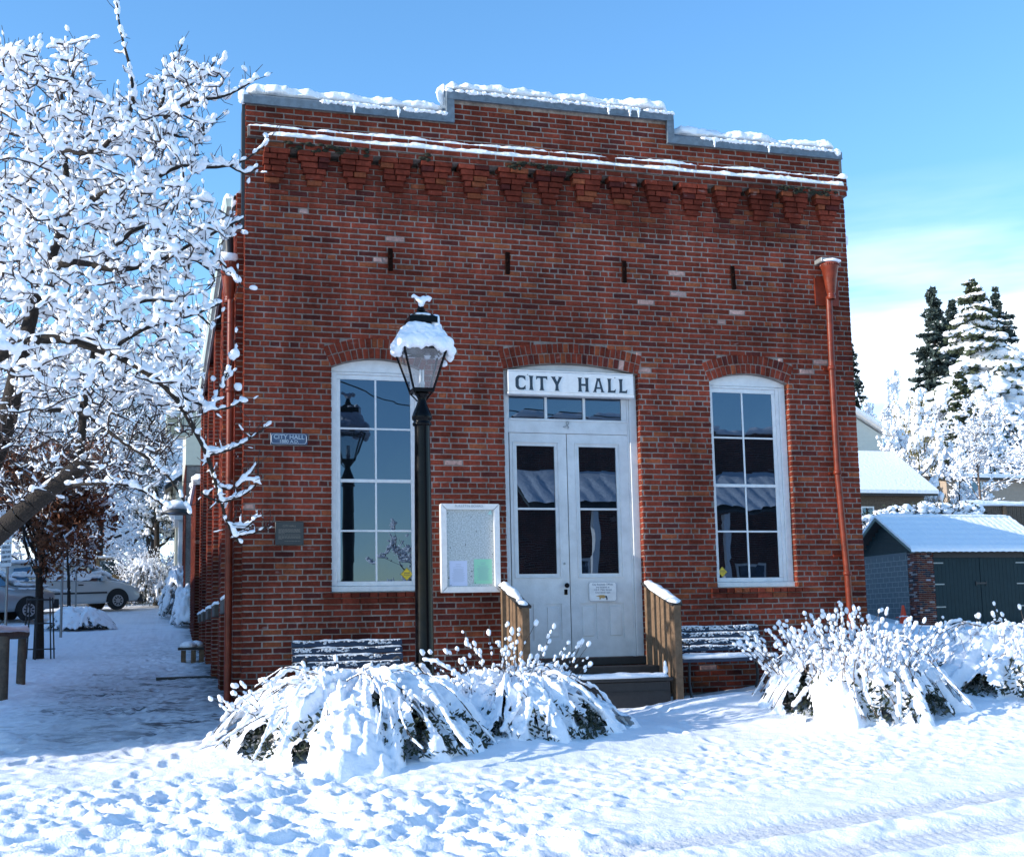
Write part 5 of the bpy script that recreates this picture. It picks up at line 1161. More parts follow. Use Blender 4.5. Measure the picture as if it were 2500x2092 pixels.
# --- generic trees
def rtree(r,h,spread,levels=3,nb=9,twn=9,ang=(.5,1.1),up=.25,r0=None,fork=.28):
    wd=Wood(); tips=[]; r0=r0 or h*.022
    m=9; lean=r.normal(size=2)*.03*h; tr=[np.array([lean[0]*(k/m)**2,lean[1]*(k/m)**2,h*.82*k/m]) for k in range(m+1)]; wd.path(tr,r0,r0*.22)
    def grow(p,d,L_,rad,lv):
        n=5; pts=[p]; q=d.copy()
        for k in range(n):
            q=q+r.normal(size=3)*.16+[0,0,up*.25]; q/=np.linalg.norm(q); pts.append(pts[-1]+q*L_/n)
        wd.path(pts,rad,rad*.4)
        if lv==0: return
        for i in range(twn if lv==1 else max(4,twn-3)):
            k=r.integers(1,n+1); dd=q*.5+r.normal(size=3)*.6+[0,0,.15]; dd/=np.linalg.norm(dd); grow(pts[k],dd,L_*r.uniform(.28,.55),rad*.42,lv-1)
    for i in range(nb):
        f=fork+(1-fork)*((i+r.random())/nb); k=f*m; a=tr[int(min(k,m-1))]; b=tr[int(min(k,m-1))+1]; p=a+(b-a)*(k-int(k)); az_=i*2.4+r.random(); ev=r.uniform(*ang)
        L_=spread*(1.05-.55*f)*r.uniform(.8,1.15); d=np.array([math.cos(az_)*math.sin(ev),math.sin(az_)*math.sin(ev),math.cos(ev)]); grow(p,d,L_,r0*.42*(1.1-.5*f),levels-1)
    return wd
def make_tree(name,loc,seed,h,spread,lab,grp,snow=.05,spacing=.22,cover=.8,barkm='bark',lv=3,nb=10,twn=8,leaf=None,fork=.28,ang=(.5,1.1),minr=.010,lvl=1,r0=None):
    r=np.random.default_rng(seed); wd=rtree(r,h,spread,lv,nb,twn,ang,.25,r0,fork); o=empty(name,loc); tag(o,lab,'tree',grp)
    rr=np.array(wd.R0); thick=rr>.03
    P0=np.array(wd.P0);P1=np.array(wd.P1);R1=np.array(wd.R1); rr=np.maximum(rr,minr); R1=np.maximum(R1,minr*.8)
    a=MB(); segtubes(a,P0[thick],P1[thick],rr[thick],R1[thick],7); a.build('trunk',M[barkm],o)
    if (~thick).any(): a=MB(); segtubes(a,P0[~thick],P1[~thick],rr[~thick],R1[~thick],3); a.build('twigs',M['paletwig' if barkm=='paletwig' else 'twig'],o)
    a=MB(); twig_snow(a,P0,P1,rr,r,snow,spacing,cover,lvl,.7); a.build('snow',M['snow_far'],o)
    if leaf:
        tip=P1[rr<.03]; N_=leaf; P=tip[r.integers(0,len(tip),N_)]+r.normal(size=(N_,3))*.12; P[:,2]-=.05; u=r.normal(size=(N_,3)); u/=np.linalg.norm(u,axis=1)[:,None]; v=np.cross(u,r.normal(size=(N_,3))); v/=np.linalg.norm(v,axis=1)[:,None]
        s=r.uniform(.035,.075,N_)[:,None]; V=np.stack([P-u*s,P+v*s*.45,P+u*s,P-v*s*.45],1).reshape(-1,3); lf=MB(); lf.add(V,np.arange(N_*4).reshape(-1,4)); lf.build('leaves',M['oakleaf'],o)
    return o
def copy_tree(o,loc,s,rz,lab,sz=None):
    c=o.copy(); col.objects.link(c); c.location=loc; c.scale=(s,s,sz or s); c.rotation_euler=(0,0,rz); c['label']=lab
    for ch in list(o.children):
        k=ch.copy(); col.objects.link(k); k.parent=c
    return c
def topof(o): return max(float(np.array([v.co.z for v in c.data.vertices]).max()) for c in o.children)
def gz(x,y): return (x,y,float(T(x,y)))
# avenue on the left, beyond the pavement
q=G(94,1609); oak=make_tree('oak_tree',q,5,4.15,2.7,'young oak still holding rust-brown leaves, inside a metal tree guard beside the pavement',None,.04,.2,.30,'bark',3,14,8,leaf=15000,fork=.44,lvl=1,r0=.125)
tgd=empty('tree_guard',q); tag(tgd,'black metal tree guard round the brown-leaved oak','tree guard')
for a in range(6):
    an=a*math.pi/3+.4; m_=MB(); m_.tube([(q[0]+.34*math.cos(an),q[1]+.34*math.sin(an),q[2]-.05),(q[0]+.27*math.cos(an),q[1]+.27*math.sin(an),q[2]+1.35)],.016,6); part(m_,'upright',[M['dark']],tgd)
for (z,rr_) in ((.22,.33),(.78,.30),(1.30,.275)):
    m_=MB(); an=np.linspace(0,2*np.pi,21); m_.tube(np.stack([q[0]+rr_*np.cos(an),q[1]+rr_*np.sin(an),np.full(21,q[2]+z)],1),.014,6,0,True,False); part(m_,'ring',[M['dark']],tgd)
q=G(168,1502+20); make_tree('oak_tree',q,8,4.0,1.9,'slim brown-leaved tree rising from the snowy low shrub, in front of the white minivan',None,.045,.16,.6,'bark',3,11,7,leaf=5000,fork=.42,lvl=1,r0=.07)
pa=make_tree('frosted_tree',gz(-8.5,36.5),31,10.5,4.4,'tall snow-frosted tree behind the parked minivan, the nearest of its row','snow-frosted trees lining the side street',.075,.24,.92,'bark',4,11,6,fork=.30,r0=.16,minr=.012)
pb=make_tree('frosted_tree',gz(-4.2,52),32,12.5,5.2,'snow-frosted tree at the head of the pavement, its crown closing the view','snow-frosted trees lining the side street',.085,.27,.92,'bark',4,12,6,fork=.26,r0=.19,minr=.014)
LT=[(pa,-14.5,30,1.05,1.0,'snow-frosted tree at the left edge, behind the silver car'),(pb,-11.5,47,1.1,2.2,'second snow-frosted tree of the row, above the tan pickup'),(pa,-6.3,44,1.0,3.1,'slender snow-frosted tree whose trunk stands over the tan pickup bonnet'),
(pb,-18,42,1.2,4.,'snow-frosted tree deep behind the brown-leaved oak'),(pa,-1.9,60,1.1,5.,'snow-frosted tree just left of the porch house'),(pb,-7.5,66,1.25,.7,'far snow-frosted tree on the crest of the side street'),(pa,-21,58,1.5,1.7,'farthest snow-frosted tree at the left edge'),
(pb,1.5,72,1.3,2.9,'snow-frosted tree rising behind the porch house roof'),(pa,-14,62,1.5,3.9,'wide snow-frosted tree filling the gap beyond the cars'),(pb,-3.4,86,1.7,5.5,'farthest snow-frosted tree above the end of the pavement'),(pa,-10.5,27,.8,.3,'shorter snow-frosted tree between the silver car and the log fence')]
LT+=[(pb,-9,95,1.9,1.4,'far crown of frost left of the pavement end, behind the crest'),(pa,-17,90,2.2,2.4,'far frosted tree over the pickup cab'),(pb,-26,80,1.8,3.4,'far frosted tree beyond the silver car'),(pa,3.5,95,2.4,4.4,'far frosted tree beside the white-trimmed building'),(pb,-14,38,.8,5.1,'mid-sized frosted tree behind the minivan roof'),(pa,-1.5,48,.85,.9,'smaller frosted tree above the weeping shrub')]
pc=make_tree('frosted_tree',gz(-12.5,52),37,6.5,4.2,'low wide frosted tree just past the pickup cab','snow-frosted trees lining the side street',.085,.24,.92,'bark',4,12,6,fork=.04,r0=.14,minr=.012)
NM=['behind the roof of the white minivan','over the back of the silver car','between the pickup and the weeping shrub','right of the weeping shrub','beyond the minivan bonnet','at the far left edge, low down','low on the skyline over the silver car','half hidden by the pickup','at the crest of the side street','left of the low shrub, far back']
for q_,(x,y,s) in enumerate(((-9.5,45,.9),(-16,44,1.1),(-5.6,60,1.),(-2.2,66,1.1),(-6.8,50,.8),(-21,50,1.3),(-26,62,1.8),(-12,64,1.4),(-4.5,75,1.5),(-17,72,2.))): copy_tree(pc,gz(x,y),s,q_*1.3,'low wide frosted tree '+NM[q_])
for (pr,x,y,s,rz,lab) in LT: copy_tree(pr,gz(x,y),s,rz,lab)
ev=make_tree('evergreen_oak',gz(-1.2,36),41,9.2,2.3,'dark leafy tree hung with snow, between the porch house and the sky gap',None,.09,.2,.75,'bark',3,13,8,leaf=5200,fork=.3,r0=.16,minr=.012)
for c in ev.children:
    if c.name.startswith('leaves'): c.data.materials[0]=M['leaf']
# ================================================================== RIGHT BACKGROUND TREES
def conifer(name,loc,h,wd,seed,lab,grp,fm='needle',snowk=1.,dens=1.):
    r=np.random.default_rng(seed); o=empty(name,loc); tag(o,lab,'tree',grp)
    t=MB(); t.tube([(0,0,0),(0,0,h*.5),(0,0,h*.985)],[h*.022,h*.013,h*.003],8); t.build('trunk',M['bark'],o)
    BP0=[];BP1=[];F=[];U=[];SC=[];SR=[];SA=[]
    nl=int(h/.42*dens)
    for i in range(nl):
        f=(i+.5)/nl; z=h*(.10+.89*f); L0=wd*(1-f)**.8+.12; n=int(5+6*(1-f))
        for k in range(n):
            a=r.random()*6.283; L_=L0*r.uniform(.45,1.25); z=h*(.10+.89*f)+r.normal()*.35; dz=-.25*L_*r.uniform(.4,1.3); m=max(3,int(L_/.35)); pts=[np.array([math.cos(a)*L_*j/m,math.sin(a)*L_*j/m,z+dz*(j/m)**1.5]) for j in range(m+1)]
            BP0+=pts[:-1];BP1+=pts[1:]
            for j in range(1,m+1):
                p=pts[j]; wdt=.30*L_*(1-.45*j/m)+.12
                for _ in range(18):
                    F.append(p+np.array([r.normal()*wdt*.55,r.normal()*wdt*.55,-abs(r.normal())*.16-.02])); 
                if r.random()<.85*snowk:
                    s=wdt*r.uniform(.45,1.0)*(h/16)**.5*snowk**.5; SC.append(p+np.array([r.normal()*wdt*.3,r.normal()*wdt*.3,.05+.03*r.random()])); SR.append([s*.9,s*.7,s*.36]); SA.append([math.cos(a),math.sin(a),dz/L_*.8])
    a=MB(); segtubes(a,BP0,BP1,[.025]*len(BP0),[.018]*len(BP0),3); a.build('branches',M['bark'],o)
    F=np.array(F); N_=len(F); u=r.normal(size=(N_,3)); u[:,2]=-abs(u[:,2])*.8; u/=np.linalg.norm(u,axis=1)[:,None]; v=np.cross(u,r.normal(size=(N_,3))); v/=np.linalg.norm(v,axis=1)[:,None]; s=r.uniform(.09,.22,N_)[:,None]*(h/16)
    V=np.stack([F-u*s,F+v*s*.5,F+u*s,F-v*s*.5],1).reshape(-1,3); a=MB(); a.add(V,np.arange(N_*4).reshape(-1,4)); a.build('foliage',M[fm],o)
    a=MB(); blobs(a,SC,SR,np.array(SA),2,0,.55,r); a.build('snow',M['snow_far'],o)
    return o
def at(px,py,Y): return W(px,py,Y)
def place(px,Y,py=1000): w_=W(px,py,Y); return gz(w_[0],w_[1])
def topz(px,py,Y): return W(px,py,Y)[2]
def con(px,py,Y,wd,seed,lab,**k):
    g=place(px,Y,py); return conifer('conifer',g,topz(px,py,Y)-g[2],wd,seed,lab,'tall conifers on the hill at the right',**k)
con(2372,680,78,7.6,51,'tallest broad conifer on the right, heavy with snow',snowk=1.35)
con(2274,700,88,4.4,52,'slender dark conifer left of the broad one',fm='needle2',snowk=.42)
con(2322,735,92,3.4,53,'small dark conifer tip between the two tall ones',fm='needle2',snowk=.5)
con(2428,706,90,6.2,54,'open-branched conifer behind and right of the broad one',fm='needle2',snowk=.6,dens=.6)
con(2066,815,95,3.4,55,'dark conifer partly hidden by the hall’s right corner',fm='needle2',snowk=.5)
con(2345,905,60,4.,56,'shorter snow-heavy conifer at the foot of the tallest one')
RA=make_tree('frosted_tree',gz(0,0),61,6.5,3.3,'x','snow-covered trees on the hill at the right',.068,.17,.72,'bark',4,11,6,fork=.15,r0=.10,minr=.012)
RA['label']='rounded snow-heavy tree with a dark stem, just right of the hall'; RA.location=place(2135,55); HRA=topof(RA); RA.scale=(1.15,1.15,(topz(2135,885,55)-RA.location[2])/HRA)
def rc(px,py,Y,s,rz,lab):
    g=place(px,Y,py+60); return copy_tree(RA,g,s,rz,lab,max(.4,(topz(px,py,Y)-g[2])/HRA))
rc(2190,905,72,1.9,1.1,'misty snow-covered tree on the skyline behind the rounded one'); rc(2245,925,62,1.35,2.5,'snow-covered tree left of the tallest conifer'); rc(2300,1010,52,1.2,.4,'snow-covered tree behind the bare garden tree')
rc(2480,900,66,1.9,3.3,'snow-covered tree on the skyline at the right edge'); rc(2420,985,55,1.4,4.4,'snow-covered tree above the small shed'); rc(2180,1000,48,1.1,5.2,'low snow-covered tree over the pale gable'); rc(2490,1020,48,1.3,.9,'snow-covered tree at the right edge behind the shed'); rc(2380,930,68,2.0,2.,'wide snow-covered tree at the feet of the conifers'); rc(2330,1060,44,.95,1.9,'small snow-covered tree by the shed corner'); rc(2140,960,66,1.6,2.7,'snow-covered tree between the gable and the skyline')
YG=make_tree('garden_tree',place(2238,42),63,7.,1.7,'snowy tree with hanging yellow-green foliage, right of the pale house',None,.12,.24,.8,'bark_moss',3,14,8,leaf=4200,fork=.15,r0=.09,ang=(.9,1.6))
YG.scale=(1,1,(topz(2238,935,42)-YG.location[2])/topof(YG))
for c in YG.children:
    if c.name.startswith('leaves'): c.data.materials[0]=mat('olive_foliage',(.16,.13,.035),.9,nscale=2,namt=.5)
g=W(2393,1216,35); g=(g[0],g[1],g[2]-.9)
bare=make_tree('garden_tree',g,64,8.2,3.2,'bare fine-twigged garden tree white with frost, behind the board fence',None,.042,.15,.9,'paletwig',4,13,6,fork=.10,r0=.075,ang=(.25,.8),minr=.012)
bare.scale=(1,1,(topz(2393,955,35)-g[2])/topof(bare))
# ================================================================== RIGHT BUILDINGS
gx0,gy0=26.25,25.; gx1=31.6; gd=3.9; zb=.5
def grow_z(x,y): return float(T(x,y))
ga=empty('garage',(28.8,25,.95)); tag(ga,'small garage with dark teal doors, brick pier and snow-covered tiled roof','garage')
BrG=Bricks()
mg=MB(); mg.box((gx0,gy0+.62,zb),(gx0+.18,gy0+gd,3.45),0); mg.box((gx0+.19,gy0+gd-.2,zb),(gx1,gy0+gd,3.4),0)
wl=part(mg,'block_wall',[M['block']],ga)
mg=MB()
for k in range(13):
    z=.75+k*.2; mg.box((gx0-.004,gy0+.63,z),(gx0-.001,gy0+gd,z+.012),0)
    for j in range(9): y=gy0+.7+j*.4+(k%2)*.2; mg.box((gx0-.0035,y,z+.013),(gx0-.0012,y+.012,z+.188),0)
sub(mg,'block_joints',[mat('pale_joint',(.30,.33,.34),.9)],wl)
pc=.075
for grp_,bx_ in ((((( gx0,gy0,0),(1,0,0),(0,-1,0),.72),((gx0,gy0,0),(0,1,0),(-1,0,0),.62)),((gx0+.012,gy0+.012,zb),(gx0+.70,gy0+.61,3.40))),((((gx1-.55,gy0,0),(1,0,0),(0,-1,0),.55),),((gx1-.54,gy0+.012,zb),(gx1-.01,gy0+.5,3.40)))):
    pier=MB()
    for (o_,ud,nd,u1) in grp_:
        BB=Bricks(); k=int(zb/pc)
        while k*pc<3.35:
            rowfill(BB,k*pc,k*pc+pc,0,u1,[],lambda u,z:0,k,length=.22); k+=1
        n0=len(BB.r); cc=brickcol(n0); g_=nr.random(n0)
        for i in range(n0):
            c=cc[i]*np.array([.8,1.2,1.6])
            if g_[i]<.12: c=np.array([.26,.24,.25])
            elif g_[i]<.4: c=np.array([.03,.03,.045])
            BB.r[i]=BB.r[i][:5]+tuple(c)
        BB.emit(pier,o_,ud,nd)
    pier.box(bx_[0],bx_[1],1); part(pier,'brick_pier',[M['brick'],M['mortar']],ga)
lt=MB(); lt.box((gx0+.74,gy0+.03,3.20),(gx1-.57,gy0+.3,3.42),0); part(lt,'lintel',[M['darkwood']],ga)
dx0,dx1=gx0+.73,gx1-.56; mid=(dx0+dx1)/2
for (a,b,hs_) in ((dx0,mid-.01,1),(mid+.01,dx1,-1)):
    m_=MB(); m_.box((a,gy0+.05,grow_z(a,gy0)-.3),(b,gy0+.12,3.19),0); nb_=int((b-a)/.16)
    for i in range(nb_): m_.box((a+i*(b-a)/nb_+.004,gy0+.042,.6),(a+(i+1)*(b-a)/nb_-.004,gy0+.05,3.185),0)
    dr_=part(m_,'door',[M['green']],ga)
    for z in (1.35,2.2,3.0): 
        h_=MB(); xx_=a if hs_>0 else b; h_.box((xx_-.06*hs_,gy0+.022,z-.022),(xx_+.42*hs_,gy0+.041,z+.022),0); sub(h_,'hinge',[M['gsteel']],dr_)
m_=MB(); m_.box((mid-.22,gy0+.0,2.19),(mid+.22,gy0+.03,2.26),0); m_.box((mid-.24,gy0+.0,2.13),(mid-.21,gy0+.035,2.30),0); m_.box((mid+.21,gy0+.0,2.13),(mid+.24,gy0+.035,2.30),0); part(m_,'door_bar',[M['dark']],ga)
yr=27.0; zr_=4.78; ze=3.40; ye0,ye1=24.72,29.25
m_=MB(); m_.prism([(gy0+.1,3.44),(gy0+gd,3.44),(yr,4.68)],gx0+.02,gx0+.10,0,plane='YZ'); 
for i in range(8): 
    z=3.46+i*.15; f=(4.68-z)/1.24; m_.box((gx0+.004,yr-(yr-gy0-.1)*f,z),(gx0+.018,yr+(gy0+gd-yr)*f,z+.135),0)
part(m_,'gable',[M['green']],ga)
m_=MB(); T_=.14
for (ya,yb) in ((ye0,yr),(ye1,yr)):
    za=zr_-(zr_-ze)*1.0; m_.prism([(ya,za-.02),(ya,za+T_-.04),(yb,zr_+T_-.02),(yb,zr_)],gx0-.42,gx0-.36,0,plane='YZ')
part(m_,'barge_board',[mat('teal_trim',(.10,.15,.14),.6)],ga)
m_=MB()
m_.prism([(ye0,ze+.0),(ye0,ze+.07),(yr,zr_+.09),(ye1,ze+.07),(ye1,ze),(yr,zr_+.0)],gx0-.355,gx1+.4,0,plane='YZ'); ro=part(m_,'roof',[M['darkwood']],ga)
m_=MB(); nx_,ny_=150,40
Xs=np.linspace(gx0-.42,gx1+.42,nx_)
for side,(ya,yb) in enumerate(((ye0-.05,yr),(ye1+.05,yr))):
    t=np.linspace(0,1,ny_); XX2,TT=np.meshgrid(Xs,t,indexing='ij'); yy=ya+(yb-ya)*TT; zz=ze+.07+(zr_-ze+.02)*TT+.11*np.minimum(1,TT/.05+.15)**.5+.018*np.abs(np.sin((XX2)*math.pi/.27))+.012*np.sin(TT*40)+.02*(fbm(XX2*4,TT*8,5)-.5)
    V=np.stack([XX2,yy,zz],-1).reshape(-1,3); idx=(np.arange(nx_-1)[:,None]*ny_+np.arange(ny_-1)[None]).ravel(); Fq=np.stack([idx,idx+ny_,idx+ny_+1,idx+1],-1); m_.add(V,Fq if side==0 else Fq[:,::-1],0,None,True)
    for (sl_) in (slice(0,ny_),slice(-ny_,None)):
        A2=V[sl_]; m_.add(np.vstack([A2,A2-[0,0,.13]]),np.stack([np.arange(ny_-1),np.arange(ny_-1)+1,np.arange(ny_-1)+1+ny_,np.arange(ny_-1)+ny_],-1),0,None,True)
    A2=V[::ny_]; m_.add(np.vstack([A2,A2-[0,0,.12]]),np.stack([np.arange(nx_-1),np.arange(nx_-1)+1,np.arange(nx_-1)+1+nx_,np.arange(nx_-1)+nx_],-1),0,None,True)
ribbon(m_,[(gx0-.36,yr,zr_+.17),(gx1+.36,yr,zr_+.17)],.12,.09,9,.06,9,.2,3,.3)
sub(m_,'snow',[M['snow_far']],ro)
q=W(2206,1505,25.6); cz=grow_z(q[0],q[1]); cn=empty('traffic_cone',(q[0],q[1],cz)); tag(cn,'orange traffic cone with a ledge of snow, beside the garage pier','traffic cone')
m_=MB(); m_.lathe([(.16,cz-.02),(.16,cz+.03),(.14,cz+.24),(.12,cz+.30),(.045,cz+.70),(.04,cz+.72),(.0,cz+.72)],(q[0],q[1]),18); part(m_,'cone',[M['cone']],cn)
m_=MB(); m_.box((q[0]-.2,q[1]-.2,cz+.25),(q[0]+.2,q[1]+.2,cz+.285),0); part(m_,'base',[M['cone']],cn); m_=MB(); blobs(m_,[[q[0]-.12,q[1]-.13,cz+.30],[q[0]+.02,q[1]-.16,cz+.30],[q[0]-.19,q[1]-.08,cz+.29]],[[.09,.07,.04],[.09,.05,.03],[.06,.05,.03]]); part(m_,'snow',[M['snow']],cn)
# hedge, fence, houses behind the garage
hd=empty('hedge',W(2250,1250,31)); tag(hd,'clipped hedge mounded with snow behind the garage roof','hedge'); r=np.random.default_rng(77); C=[];RD=[];LF=[]
for i in range(900):
    px=r.uniform(2085,2395); t=r.random(); Y=31+r.uniform(-.5,.8); ytop=np.interp(px,[2085,2180,2260,2300,2395],[1262,1235,1222,1225,1232]); p=W(px,ytop+5+(70*t if px>2160 else 170*t),Y); C.append(p); s=r.uniform(.07,.17); RD.append([s*1.3,s,s*.8]); LF.append(p)
m_=MB(); blobs(m_,C,RD,None,2,0,.4,r); part(m_,'snow',[M['snow_far']],hd)
P=np.array(LF)[r.integers(0,900,9000)]+r.normal(size=(9000,3))*[.15,.15,.12]+[0,.12,-.08]; u=r.normal(size=(9000,3)); u/=np.linalg.norm(u,axis=1)[:,None]; v=np.cross(u,r.normal(size=(9000,3))); v/=np.linalg.norm(v,axis=1)[:,None]; m_=MB(); m_.add(np.stack([P-u*.09,P+v*.04,P+u*.09,P-v*.04],1).reshape(-1,3),np.arange(36000).reshape(-1,4)); part(m_,'leaves',[M['leaf']],hd)
fe=empty('board_fence',W(2450,1300,32.5)); tag(fe,'weathered board fence with snow along its top, right of the hedge','fence')
a=W(2368,1232,32.5); b=W(2600,1218,32.5); m_=MB(); n_=46
for i in range(n_): x=a[0]+(b[0]-a[0])*i/n_; m_.box((x+.008,32.5+.01*(i%2),.6),(x+(b[0]-a[0])/n_-.008,32.53+.01*(i%2),a[2]-.02-.02*nr.random()),0)
part(m_,'boards',[M['log']],fe)
for i in range(4): x=a[0]+(b[0]-a[0])*(i+.16)/3.4; m_=MB(); m_.box((x-.09,32.40,.6),(x+.09,32.49,a[2]+.02),0); part(m_,'post',[M['wood']],fe)
m_=MB(); ribbon(m_,[(a[0]-.6,32.5,a[2]-.01),(b[0],32.5,a[2]-.01)],.16,.2,8,.08,9,.25,1.6,.2); part(m_,'snow',[M['snow_far']],fe)
def house(name,lab,cat,x0,x1,y0,y1,z0,ze,zr2,wall,roofdir='X',ov=.4,win=(),kids=None):
    h=empty(name,((x0+x1)/2,y0,z0)); tag(h,lab,cat); m_=MB()
    if roofdir=='X':
        ym=(y0+y1)/2; m_.box((x0,y0,z0),(x1,y1,ze),0); m_.prism([(y0,ze),(y1,ze),(ym,zr2-.02)],x0+.01,x0+.1,0,plane='YZ'); m_.prism([(y0,ze),(y1,ze),(ym,zr2-.02)],x1-.1,x1-.01,0,plane='YZ')
        poly=[(y0-ov,ze-.12),(y0-ov,ze+.04),(ym,zr2+.14),(y1+ov,ze+.04),(y1+ov,ze-.12),(ym,zr2)]; pl='YZ'; u0,u1=x0-ov,x1+ov
        sp_=[(y0-ov-.05,ze-.0),(y0-ov-.05,ze+.18),(ym,zr2+.32),(y1+ov+.05,ze+.18),(y1+ov+.05,ze),(ym,zr2+.142)]
    else:
        xm_=(x0+x1)/2; m_.box((x0,y0,z0),(x1,y1,ze),0); m_.prism([(x0,ze),(x1,ze),(xm_,zr2-.02)][::-1],y0+.01,y0+.1,0)
        poly=[(x0-ov,ze-.12),(x0-ov,ze+.04),(xm_,zr2+.14),(x1+ov,ze+.04),(x1+ov,ze-.12),(xm_,zr2)][::-1]; pl='XZ'; u0,u1=y0-ov,y1+ov
        sp_=[(x0-ov-.05,ze-.0),(x0-ov-.05,ze+.18),(xm_,zr2+.32),(x1+ov+.05,ze+.18),(x1+ov+.05,ze),(xm_,zr2+.142)][::-1]
    nb_=int((ze-z0)/.22)
    for i in range(nb_): m_.box((x0-.012,y0-.012,z0+i*.22+.2),(x1+.012,y0-.001,z0+i*.22+.215),0)
    part(m_,'wall',[wall],h); m_=MB(); m_.prism(poly,u0,u1,0,plane=pl); ro=part(m_,'roof',[M['white'] if wall is M['pale'] else M['darkwood']],h); m_=MB(); m_.prism(sp_,u0-.04,u1+.04,0,plane=pl); sub(m_,'snow',[M['snow_far']],ro)
    for (a_,b_,c_,d_) in win:
        m_=MB(); m_.box((a_-.08,y0-.05,c_-.08),(b_+.08,y0-.014,d_+.08),0); wn=part(m_,'window',[M['white']],h); m_=MB(); m_.box((a_,y0-.06,c_),(b_,y0-.051,d_),0); sub(m_,'pane',[M['glass']],wn)
    return h
# low house with the big snowy roof
a=W(2060,1203,40); b=W(2255,1203,40); rd=W(2200,1112,43.4)
hl=house('house','low house with a broad snow-covered roof, just right of the hall above the hedge','house',a[0]-2,b[0],40,46.8,1.5,a[2]-.05,rd[2]-.1,M['log'],'X',.5,win=((W(2105,1250,40)[0],W(2130,1250,40)[0],2.6,W(2105,1240,40)[2]),))
a=W(2050,1100,52); b=W(2155,1100,52); pk=W(2010,1000,52)
house('house','pale green-grey clapboard gable rising behind the low snowy roof','house',b[0]-11.,b[0],52,60,2,W(2155,1062,52)[2],W(2155,1062,52)[2]+3.2,M['pale'],'Y',.55)
a=W(2340,1190,46); b=W(2560,1190,46); 
house('shed','flat-roofed tan shed under snow, behind the board fence at the right','shed',a[0]-.8,b[0],46,50,2,W(2400,1168,46)[2],W(2400,1168,46)[2]+.25,M['tan'],'X',.4,win=((W(2350,1200,46)[0],W(2395,1200,46)[0],2.5,W(2400,1178,46)[2]),))
